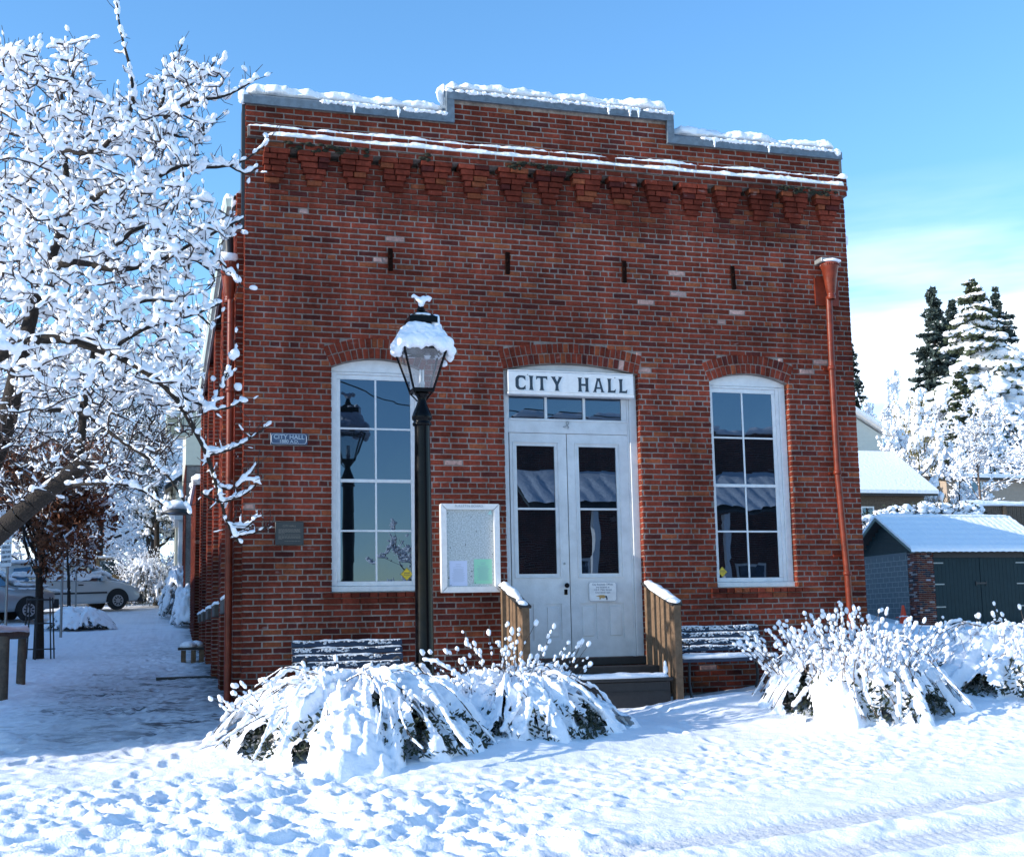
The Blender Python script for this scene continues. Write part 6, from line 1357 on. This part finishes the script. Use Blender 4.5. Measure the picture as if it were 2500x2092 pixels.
# ================================================================== VEHICLES
def car(name,lab,loc,rz,st,paint,wheels,glassq,wr=.33,snowpts=None,tail=None,head=None,bump=None,pitch=0.,mirror=None,snowroof=True,seed=1,grp='cars parked along the side street'):
    r=np.random.default_rng(seed); o=empty(name,loc); o.rotation_euler=(0,-pitch,rz); tag(o,lab,'minivan' if name=='minivan' else ('pickup' if name=='pickup_truck' else 'car'),grp)
    xs_=[s[0] for s in st]; q=np.linspace(0,len(st)-1,len(st)*4-3); A=np.array(st,float); B_=np.stack([np.interp(q,np.arange(len(st)),A[:,k]) for k in range(A.shape[1])],1)
    V=[]
    for (x,zb,zm,zt,wm,wt) in B_:
        ring=[(-wm*.93,zb),(-wm*.995,zb+.12),(-wm,zb+(zm-zb)*.55),(-wm*.985,zm),(-(wm*.35+wt*.65),zm+(zt-zm)*.62),(-wt,zt-.05),(-wt*.82,zt),(0,zt+.02)]
        ring=ring+[(-a,b) for a,b in ring[-2::-1]]
        V+=[(x,a,b) for a,b in ring]
    n=15; m=len(B_); i=np.arange(m-1)[:,None]*n; j=np.arange(n)[None]; j2=(j+1)%n
    mb=MB(); mb.add(V,np.stack([i+j,i+j2,i+n+j2,i+n+j],-1).reshape(-1,4),0,None,True); mb.add(V[:n],[tuple(range(n))[::-1]]); mb.add(V[-n:],[tuple(range(n))]); bo=mb.build('body',M[paint],o)
    for (x,y) in [(wx,s) for wx in wheels for s in (-1,1)]:
        W_=A[:,4].max(); t=MB(); yc=y*(W_-.10)
        def disc(mb,rr,y0,y1,mt=0,nn=24):
            a=np.arange(nn)*2*np.pi/nn; P=np.stack([x+rr*np.cos(a),np.full(nn,y0),wr+rr*np.sin(a)],1); P2=P.copy(); P2[:,1]=y1; mb.add(np.vstack([P,P2]),[tuple(range(nn)),tuple(range(2*nn-1,nn-1,-1))]+[(k,(k+1)%nn,nn+(k+1)%nn,nn+k) for k in range(nn)],mt)
        ar=MB(); a=np.linspace(-.15,np.pi+.15,20); P=[(x+(wr+.09)*math.cos(k),wr+.02+(wr+.09)*math.sin(k)) for k in a]; ar.prism(P,y*(W_+.004),y*(W_-.2),0); ar.build('wheel_arch',M['tyre'],o)
        w_=empty('x'); bpy.data.objects.remove(w_)
        disc(t,wr,y*(W_-.19),y*(W_+.012)); to=t.build('wheel',M['tyre'],o)
        h=MB(); disc(h,wr*.62,y*(W_+.008),y*(W_+.018)); h.build('rim',M['rim'],to)
        h=MB()
        for k in range(9): an=k*2*math.pi/9; h.box((-.022,-.004,wr*.26),(.022,.004,wr*.50),0,None,0,np.array(Matrix.Translation((x,y*(W_+.021),wr))@Matrix.Rotation(an,4,'Y')))
        h.build('rim_slots',M['tyre'],to)
    for (pts,mm,nm) in glassq:
        for s in (-1,1):
            g=MB(); P=[(x,s*y,z) for x,y,z in pts]; g.add(P,[tuple(range(len(P)))] if s>0 else [tuple(range(len(P)))[::-1]]); g.build(nm,M[mm],o)
    for (a,b,mm,nm) in (tail or [])+(head or [])+(bump or []):
        for s in ((-1,1) if nm!='bumper' else (1,)):
            g=MB(); g.box((a[0],s*a[1],a[2]),(b[0],s*b[1],b[2]),0,None,.015); g.build(nm,M[mm],o)
    if snowpts:
        C=[];RD=[]
        for (x0,x1,y0,y1,z0,z1,n_,s) in snowpts:
            for _ in range(n_):
                t=r.random(); C.append((x0+(x1-x0)*t,r.choice([-1,1])*r.uniform(y0,y1),z0+(z1-z0)*t+r.normal()*.01)); RD.append((s*r.uniform(1.,2.2),s*r.uniform(.8,1.4),s*r.uniform(.35,.7)))
        g=MB(); blobs(g,C,RD,None,2,0,.3,r); so_=g.build('snow',M['snow_far'],o); remesh(so_,.035,2)
    return o
th=R_(27); fx,fy=-2.53,31.5; cxx,cyy=fx-1.45*math.cos(th)-.95*math.sin(th),fy-1.45*math.sin(th)+.95*math.cos(th); pz=math.atan2(float(T(fx,fy)-T(fx-2.9*math.cos(th),fy-2.9*math.sin(th))),2.9)
van=[(-2.42,.35,.75,1.05,.86,.80),(-2.38,.32,.95,1.55,.92,.72),(-2.1,.30,1.02,1.70,.95,.74),(-1.0,.26,1.04,1.74,.97,.76),(.1,.25,1.02,1.73,.97,.76),(.62,.25,1.00,1.60,.96,.72),(1.25,.26,.99,1.14,.95,.74),(1.6,.28,.96,1.06,.94,.74),(2.1,.30,.82,.90,.90,.66),(2.38,.32,.62,.68,.80,.50),(2.44,.36,.52,.55,.70,.42)]
car('minivan','white snow-covered minivan parked nose-in beside the pavement',(cxx,cyy,float(T(cxx,cyy))+.0),th,van,'carwhite',(-1.45,1.45),
 [([(-.15,.955,1.06),(1.02,.955,1.05),(.62,.80,1.50),(-.15,.80,1.60)],'carglass','window'),([(-1.55,.96,1.08),(-.22,.96,1.07),(-.22,.80,1.60),(-1.55,.80,1.60)],'carglass','window'),([(-2.25,.95,1.10),(-1.62,.96,1.09),(-1.62,.80,1.60),(-2.2,.78,1.55)],'carglass','window')],
 snowpts=[(-2.2,.55,0,.78,1.78,1.74,420,.13),(.5,1.3,0,.80,1.66,1.20,160,.09),(1.3,2.1,0,.75,1.13,.95,90,.06),(-2.2,.9,.84,.93,1.40,1.35,130,.08),(-2.2,.4,.90,.96,1.12,1.10,120,.06),(-2.4,-.4,.95,1.0,.95,.7,330,.06),(-2.3,.9,.84,.93,1.30,1.2,300,.07)],
 tail=[((-2.43,.72,.78),(-2.30,.955,1.10),'redlight','tail_light')],head=[((2.16,.62,.66),(2.36,.86,.78),'rim','headlight')],bump=[((-2.50,.88,.35),(-2.30,-.88,.62),'dark','bumper'),((2.30,.80,.28),(2.50,-.80,.55),'dark','bumper'),((-.9,.975,.60),(1.05,.99,.66),'dark','side_trim'),((.80,1.0,1.04),(.98,1.16,1.22),'carwhite','mirror'),((-.02,.975,.90),(.18,.995,.94),'dark','handle')],pitch=pz)
van2=[(-2.3,.4,.8,.95,.86,.8),(-2.25,.35,1.0,1.6,.92,.74),(-1.9,.32,1.05,1.74,.93,.75),(.2,.3,1.03,1.76,.94,.76),(.95,.3,1.02,1.12,.94,.76),(1.9,.32,.98,1.05,.92,.74),(2.25,.4,.85,.92,.86,.68),(2.3,.45,.6,.65,.8,.6)]
q=W(10,1500,26.5); f2=(q[0]-.9,26.3)
car('parked_car','silver car under snow cut off by the left edge, beside the minivan',(f2[0],f2[1],float(T(*f2))),th,van2,'cargrey',(-1.4,1.4),[([(-.1,.925,1.1),(.8,.925,1.1),(.3,.80,1.62),(-.1,.80,1.65)],'carglass','window'),([(-1.9,.93,1.1),(-.2,.93,1.1),(-.2,.80,1.66),(-1.8,.80,1.64)],'carglass','window')],
 snowpts=[(-2.1,.4,0,.78,1.80,1.78,380,.12),(.3,1.1,0,.8,1.74,1.2,150,.09),(1.1,2.1,0,.8,1.15,1.06,140,.08),(-2.0,1.8,.90,.95,1.02,1.0,100,.05)],tail=[((-2.32,.74,.85),(-2.2,.92,1.15),'redlight','tail_light')],bump=[((2.2,.86,.35),(2.4,-.86,.65),'dark','bumper')],pitch=pz,seed=3)
pk=[(-2.8,.5,.85,1.15,.92,.88),(-2.7,.45,.9,1.18,.95,.9),(-.5,.42,.95,1.20,.97,.9),(-.4,.42,1.12,1.80,.97,.74),(.0,.42,1.14,1.86,.97,.75),(.6,.42,1.14,1.82,.97,.74),(1.25,.42,1.14,1.24,.97,.80),(1.9,.42,1.10,1.18,.96,.80),(2.65,.45,1.0,1.08,.94,.78),(2.8,.5,.75,.8,.88,.70)]
q=W(322,1480,38.5); c3=(q[0]-1.75*math.cos(th),38.5-1.75*math.sin(th))
car('pickup_truck','tan pickup with greenish windows parked behind the minivan',(c3[0],c3[1],float(T(*c3))),th,pk,'cartan',(-1.75,1.75),[([(.0,.955,1.18),(1.05,.955,1.18),(.60,.79,1.72),(.0,.79,1.74)],'carglass','window')],wr=.40,
 snowpts=[(-.4,.6,0,.7,1.90,1.88,120,.10)],bump=[((2.7,.9,.5),(2.95,-.9,.8),'rim','bumper'),((.75,1.0,1.2),(.95,1.22,1.42),'dark','mirror')],head=[((2.62,.66,.86),(2.82,.9,1.02),'rim','headlight')],pitch=pz,seed=5)
# ================================================================== LEFT: STREET FURNITURE, SHRUBS
fe=empty('log_rail',(-3.12,5.2,.1)); tag(fe,'rustic log rail topped with snow at the left edge of the pavement','rail')
pA=np.array(G(50,1670)); pB=np.array(G(4,1707)); zr=float(W(40,1556,pA[1])[2])
for p_,rr in ((pA,.075),(pB,.08)):
    m_=MB(); m_.tube([(p_[0],p_[1],p_[2]-.1),(p_[0]+.01,p_[1],zr+.02)],[rr,rr*.9],10); part(m_,'post',[M['log']],fe)
rA=W(60,1552,pA[1]-.1); rB=W(-150,1545,pB[1]-.4); 
rA[2]=rB[2]=zr+.06
m_=MB(); m_.tube([rA,rB],[.085,.09],12); ra=part(m_,'rail',[M['log']],fe); m_=MB(); ribbon(m_,[rA+[.0,0,.05],rB+[0,0,.05]],.10,.085,44,.03,9,.25,5,.5); sub(m_,'snow',[M['snow']],ra)
sp_=empty('street_sign',G(20,1600)); tag(sp_,'two small white regulation signs on one steel pole, above the log rail','street sign')
Y_=8.5; sx0=W(19,1350,Y_)[0]; rz=R_(-48)
m_=MB(); m_.tube([(sx0,Y_,.1),(sx0,Y_,W(19,1285,Y_)[2])],.024,8); part(m_,'pole',[M['gsteel']],sp_)
def splate(z0,z1,wd,nm):
    m_=MB(); Mx=np.array(Matrix.Translation((sx0,Y_,0))@Matrix.Rotation(rz,4,'Z')); m_.box((-wd/2,-.035,z0),(wd/2,-.028,z1),0,None,.003,Mx); return part(m_,nm,[M['white']],sp_)
za,zb2=W(18,1383,Y_)[2],W(20,1328,Y_)[2]; splate(za,zb2,.30,'plate'); zc_,zd=W(20,1325,Y_)[2],W(22,1288,Y_)[2]; splate(zc_,zd,.30,'plate')
nrm=(math.sin(rz)*.037,-math.cos(rz)*.037)
for i,s_ in enumerate(('VEHICLES','LESS THAN','10,000 LBS','PROHIBITED')): text('lettering',s_,.062,(sx0+nrm[0],Y_+nrm[1],zb2-.06-i*(zb2-za-.06)/4),M['navy'],sp_,rz=rz,sx_=.85,offset=.001)
m_=MB(); Mx=np.array(Matrix.Translation((sx0,Y_,0))@Matrix.Rotation(rz,4,'Z')); m_.box((-.08,-.038,zc_+.06),(.08,-.0355,zc_+.075),0,None,0,Mx); tag(part(m_,'red_bar',[M['redlight']],sp_))
for (px,py,hh,lab) in ((148,1555,2.5,'grey steel pole standing at the near edge of the low shrub'),(184,1500,1.9,'thinner grey pole behind the low shrub, beside the slim tree')):
    g=G(px,py); m_=MB(); m_.tube([(g[0],g[1],g[2]-.1),(g[0],g[1],g[2]+hh)],.035 if hh>2 else .028,8); tag(m_.build('steel_pole',M['gsteel']),lab,'pole')
g=G(250,1527); m_=MB(); an=np.linspace(0,np.pi,12); m_.tube(np.stack([g[0]+.14*np.cos(an),np.full(12,g[1]),g[2]+.08+.20*np.sin(an)],1),.016,6); tag(m_.build('steel_hoop',M['gsteel']),'small steel hoop in the snow at the right of the low shrub','hoop')
g=G(190,1540); bush((g[0],g[1]+.6),1.0,.8,.62,150,11,'low_shrub','low rounded shrub capped with snow beside the pavement, near the minivan',vox=.03,sr=1.0,gap=.15,fill=500)
g=G(448,1532); bush((g[0]+.05,g[1]+.3),.42,.6,1.15,130,12,'dark_shrub','dark-leaved shrub with snow against the buildings along the pavement',vox=.03,sr=1.3,gap=.2)
g=(-.35,27.2); bush(g,.75,1.1,1.7,170,13,'dark_shrub','taller snowy shrub below the porch column',vox=.03,sr=1.0,gap=.3,fill=400)
g=(-1.6,34.5); bush(g,1.2,1.3,1.9,150,14,'weeping_shrub','pale weeping shrub bowed with frost at the top of the pavement',vox=.03,sr=.8,gap=.35,fill=500,shoots=260,shoot_h=(.4,1.0),sreg=(.9,.9))
bx=empty('side_step',(-.3,11.5,.35)); tag(bx,'small timber step capped with snow at the far end of the brick side wall','step')
z_=float(T(-.3,11.5)); m_=MB(); m_.box((-.62,11.2,z_+.24),(-.10,11.9,z_+.29),0); part(m_,'tread',[M['darkwood']],bx)
for x in (-.56,-.36,-.2): m_=MB(); m_.box((x,11.22,z_-.1),(x+.1,11.3,z_+.235),0); part(m_,'leg',[M['wood']],bx)
m_=MB(); blobs(m_,[[-.4,11.5,z_+.33],[-.25,11.6,z_+.33]],[[.2,.3,.09],[.15,.25,.1]]); part(m_,'snow',[M['snow']],bx)
# ================================================================== LEFT: BUILDINGS ALONG THE PAVEMENT
def addbricks(mb,o,ud,nd,ulen,z0,z1,tone=1.):
    BB=Bricks(); k=int(z0/.075)
    while k*.075<z1: rowfill(BB,k*.075,k*.075+.075,0,ulen,[],lambda u,z:0,k,length=.24); k+=1
    n0=len(BB.r); cc=brickcol(n0)*tone; BB.r=[BB.r[i][:5]+tuple(cc[i]) for i in range(n0)]; BB.emit(mb,o,ud,nd)
nb=empty('neighbour_building',(3,18,.6)); tag(nb,'dark brick building with a snow-capped wall end, directly behind the hall','building')
m_=MB(); addbricks(m_,(-.19,16.35,0),(0,1,0),(-1,0,0),5.6,.3,4.65,.7); addbricks(m_,(-.19,16.35,0),(1,0,0),(0,-1,0),.24,.3,4.65,.55); m_.box((-.17,16.37,.2),(17.5,21.9,4.6),1); part(m_,'wall',[M['brick'],M['mortar']],nb)  # hidden right end lengthened to cast shade over the lot by the garage
m_=MB(); m_.box((-.26,16.28,4.62),(17.6,22.,4.74),0); cp_=part(m_,'coping',[M['white']],nb); m_=MB(); ribbon(m_,[(-.10,16.25,4.75),(-.10,22.,4.75)],.17,.16,5,.06); sub(m_,'snow',[M['snow']],cp_)
wb=empty('shop_building',(3,27,1.3)); tag(wb,'tall white-trimmed building with a cream box under its eaves, beyond the hall','building')
m_=MB(); addbricks(m_,(-.33,24,0),(0,1,0),(-1,0,0),5.5,1.,6.1,.5); m_.box((-.31,24.02,1),(20,29.5,6.12),1); part(m_,'wall',[M['brick'],M['mortar']],wb)  # unseen length behind the hall stretched so its shadow reaches the garage
m_=MB(); m_.box((-.36,23.97,6.13),(20.1,29.6,7.85),0,None,.02); m_.box((-.50,23.85,7.86),(20.2,29.7,8.0),0,None,.02); m_.box((-.95,23.98,7.05),(-.37,24.5,7.75),0,None,.02); ed=part(m_,'upper_storey',[M['cream']],wb); m_=MB(); ribbon(m_,[(-.3,23.8,8.0),(-.3,29.7,8.0)],.28,.22,3,.1); blobs(m_,[[-.66,24.2,7.8]],[[.36,.35,.12]]); sub(m_,'snow',[M['snow_far']],ed)
m_=MB(); m_.box((-.88,23.96,7.12),(-.46,23.975,7.68),0); part(m_,'recessed_panel',[mat('olive_cream',(.30,.29,.20),.7)],wb)
aw=empty('awning',(-.75,23.6,5.2)); tag(aw,'small domed awning sagging under snow on the white-trimmed building','awning'); cw=W(434,1240,23.2)
m_=MB(); m_.tube([(-.33,24.2,cw[2]+.35),(cw[0]+.1,23.3,cw[2]+.2),(cw[0],23.2,cw[2]-.05)],.025,6); m_.lathe([(.0,cw[2]+.02),(.30,cw[2]-.02),(.46,cw[2]-.16),(.45,cw[2]-.18),(.0,cw[2]-.1)],(cw[0],cw[1]),14); part(m_,'canopy',[M['dark']],aw); m_=MB(); blobs(m_,[[cw[0],cw[1],cw[2]+.06],[cw[0]-.2,cw[1],cw[2]-.02],[cw[0]+.22,cw[1],cw[2]]],[[.42,.42,.2],[.28,.3,.15],[.28,.3,.16]]); part(m_,'snow',[M['snow_far']],aw)
ph=empty('porch_house',(2,33,1.8)); tag(ph,'cream house with a white-columned porch, past the white-trimmed building','house')
m_=MB(); m_.box((-.55,33.5,1.2),(7,41,6.6),0); m_.prism([(-.75,6.6),(7.2,6.6),(3.2,9.2)],33.5,41,0); part(m_,'wall',[M['cream']],ph)
m_=MB(); m_.box((-.62,30.2,4.98),(7,33.48,5.25),0,None,.02); po=part(m_,'porch_roof',[M['white']],ph); m_=MB(); ribbon(m_,[(-.45,30.1,5.26),(-.45,33.6,5.26)],.3,.28,7,.1); ribbon(m_,[(-.6,30.4,5.26),(6,30.4,5.26)],.3,.26,8,.1); sub(m_,'snow',[M['snow_far']],po)
for (x,y) in ((-.35,30.5),(-.35,32.9),(2.5,30.5)): m_=MB(); z_=float(T(x,y)); m_.box((x-.11,y-.11,z_-.2),(x+.11,y+.11,4.97),0,None,.01); part(m_,'column',[M['white']],ph)
m_=MB(); m_.prism([(-.95,6.4),(3.2,9.2),(7.4,6.4),(7.4,6.55),(3.2,9.4),(-.95,6.55)],33.2,41.3,0); ro=part(m_,'roof',[M['darkwood']],ph); m_=MB(); m_.prism([(-1.0,6.56),(3.2,9.41),(7.45,6.56),(7.45,6.75),(3.2,9.65),(-1.0,6.75)],33.15,41.35,0); sub(m_,'snow',[M['snow_far']],ro)
m_=MB(); m_.box((.1,33.46,3.2),(.9,33.49,4.4),0); wn=part(m_,'window',[M['white']],ph); m_=MB(); m_.box((.18,33.45,3.28),(.82,33.459,4.32),0); sub(m_,'pane',[M['glass']],wn)
# ================================================================== ACROSS THE STREETS (seen in the window glass, or added unseen to shade the pavement)
ob=empty('porch_building',(20,-26,-1)); tag(ob,'brick building with a snowy porch roof, reflected in the door glass','building')
m_=MB(); addbricks(m_,(10.7,-25,0),(1,0,0),(0,1,0),15.5,-1.2,7.8,.8); m_.box((10.72,-36,-2),(26.,-25.02,7.78),1); part(m_,'wall',[M['brick'],M['mortar']],ob)
m_=MB(); ribbon(m_,[(10.7,-25.1,7.8),(26.2,-25.1,7.8)],.25,.2,6,.1); part(m_,'parapet_snow',[M['snow_far']],ob)
m_=MB(); m_.prism([(-25,6.0),(-25,6.1),(-22.4,4.75),(-22.4,4.65)],10.5,26.3,0,plane='YZ'); po=part(m_,'porch_roof',[M['dark']],ob)
m_=MB(); nx_=260; X_=np.linspace(10.45,26.35,nx_); t=np.linspace(0,1,24); XX2,TT=np.meshgrid(X_,t,indexing='ij'); zz=6.12-1.36*TT+.10+.05*np.abs(np.sin(XX2*math.pi/.55))*sm(0,.4,TT)+.10*(fbm(XX2*1.6,TT*3,4)-.5); yy=-25+2.65*TT
m_.add(np.stack([XX2,yy,zz],-1).reshape(-1,3),np.stack([(np.arange(nx_-1)[:,None]*24+np.arange(23)[None]).ravel()+k for k in (0,24,25,1)],-1),0,None,True); sub(m_,'snow',[M['snow_far']],po)
for x in (12.8,17.5,22.,25.9): m_=MB(); m_.box((x-.09,-22.7,-1.2),(x+.09,-22.5,4.62),0); part(m_,'column',[M['white']],ob)
for i in range(4):
    x=12.2+i*3.4; m_=MB(); m_.box((x,-24.97,.6),(x+1.3,-24.94,3.2),0); wn=part(m_,'window',[M['white']],ob); m_=MB(); m_.box((x+.1,-24.935,.7),(x+1.2,-24.93,3.1),0); sub(m_,'pane',[M['glass']],wn)
def plain_building(name,x0,x1,y0,y1,z0,z1,lab,tone,m='brick'):
    o=empty(name,((x0+x1)/2,(y0+y1)/2,z0)); tag(o,lab,'building'); m_=MB(); addbricks(m_,(x1,y0,0),(0,1,0),(1,0,0),y1-y0,z0,z1,tone); addbricks(m_,(x0,y0,0),(1,0,0),(0,-1,0),x1-x0,z0,z1,tone); m_.box((x0,y0+.02,z0),(x1-.02,y1,z1-.02),1); part(m_,'wall',[M['brick'],M['mortar']],o)
    m_=MB(); m_.box((x0-.1,y0-.1,z1),(x1+.1,y1+.1,z1+.12),0); c=part(m_,'roof',[M['zinc']],o); m_=MB(); m_.box((x0-.05,y0-.05,z1+.122),(x1+.05,y1+.05,z1+.26),0,None,.05); sub(m_,'snow',[M['snow_far']],c)
    n_=int((y1-y0)/2.6)
    for i in range(n_): y=y0+1+i*2.6; g=MB(); g.box((x1+.003,y,z0+2.2),(x1+.04,y+1.1,z0+4.),0); wn=part(g,'window',[M['white']],o); g=MB(); g.box((x1+.041,y+.1,z0+2.3),(x1+.045,y+1.,z0+3.9),0); sub(g,'pane',[M['glass']],wn)
    return o
CX=-17.  # unseen blocks added and sized to throw shade on pavement and side wall
plain_building('shade_building',CX-9,CX,-4.05,-1.35,-.4,6.25-.26,'low unseen brick building added across the side street to shade the pavement',.8)
plain_building('shade_building',CX-9,CX,-1.25,31,-.2,7.9,'tall unseen brick building added across the side street to shade the side wall',.7)
o=copy_tree(RA,gz(8.8,-36),.85,2.2,'snowy tree across the main street, reflected in the left window'); o['group']='snow-covered trees on the hill at the right'; del o['group']
cbl=MB(); pts=smooth_path([(-12,-13,11.),(-4,-12.6,8.6),(2.86,-12,6.55),(4.66,-11.9,6.0),(14,-16,6.2),(18,-25,7.6)],60); cbl.tube(pts,.016,5); tag(cbl.build('overhead_cable',M['dark']),'overhead cable crossing the main street, reflected in the left window','cable')
up=MB(); up.tube([(-12,-13,-1.2),(-12,-13,11.6)],[.16,.11],10); tag(up.build('utility_pole',M['log']),'wooden utility pole at the street corner, off to the left','pole')
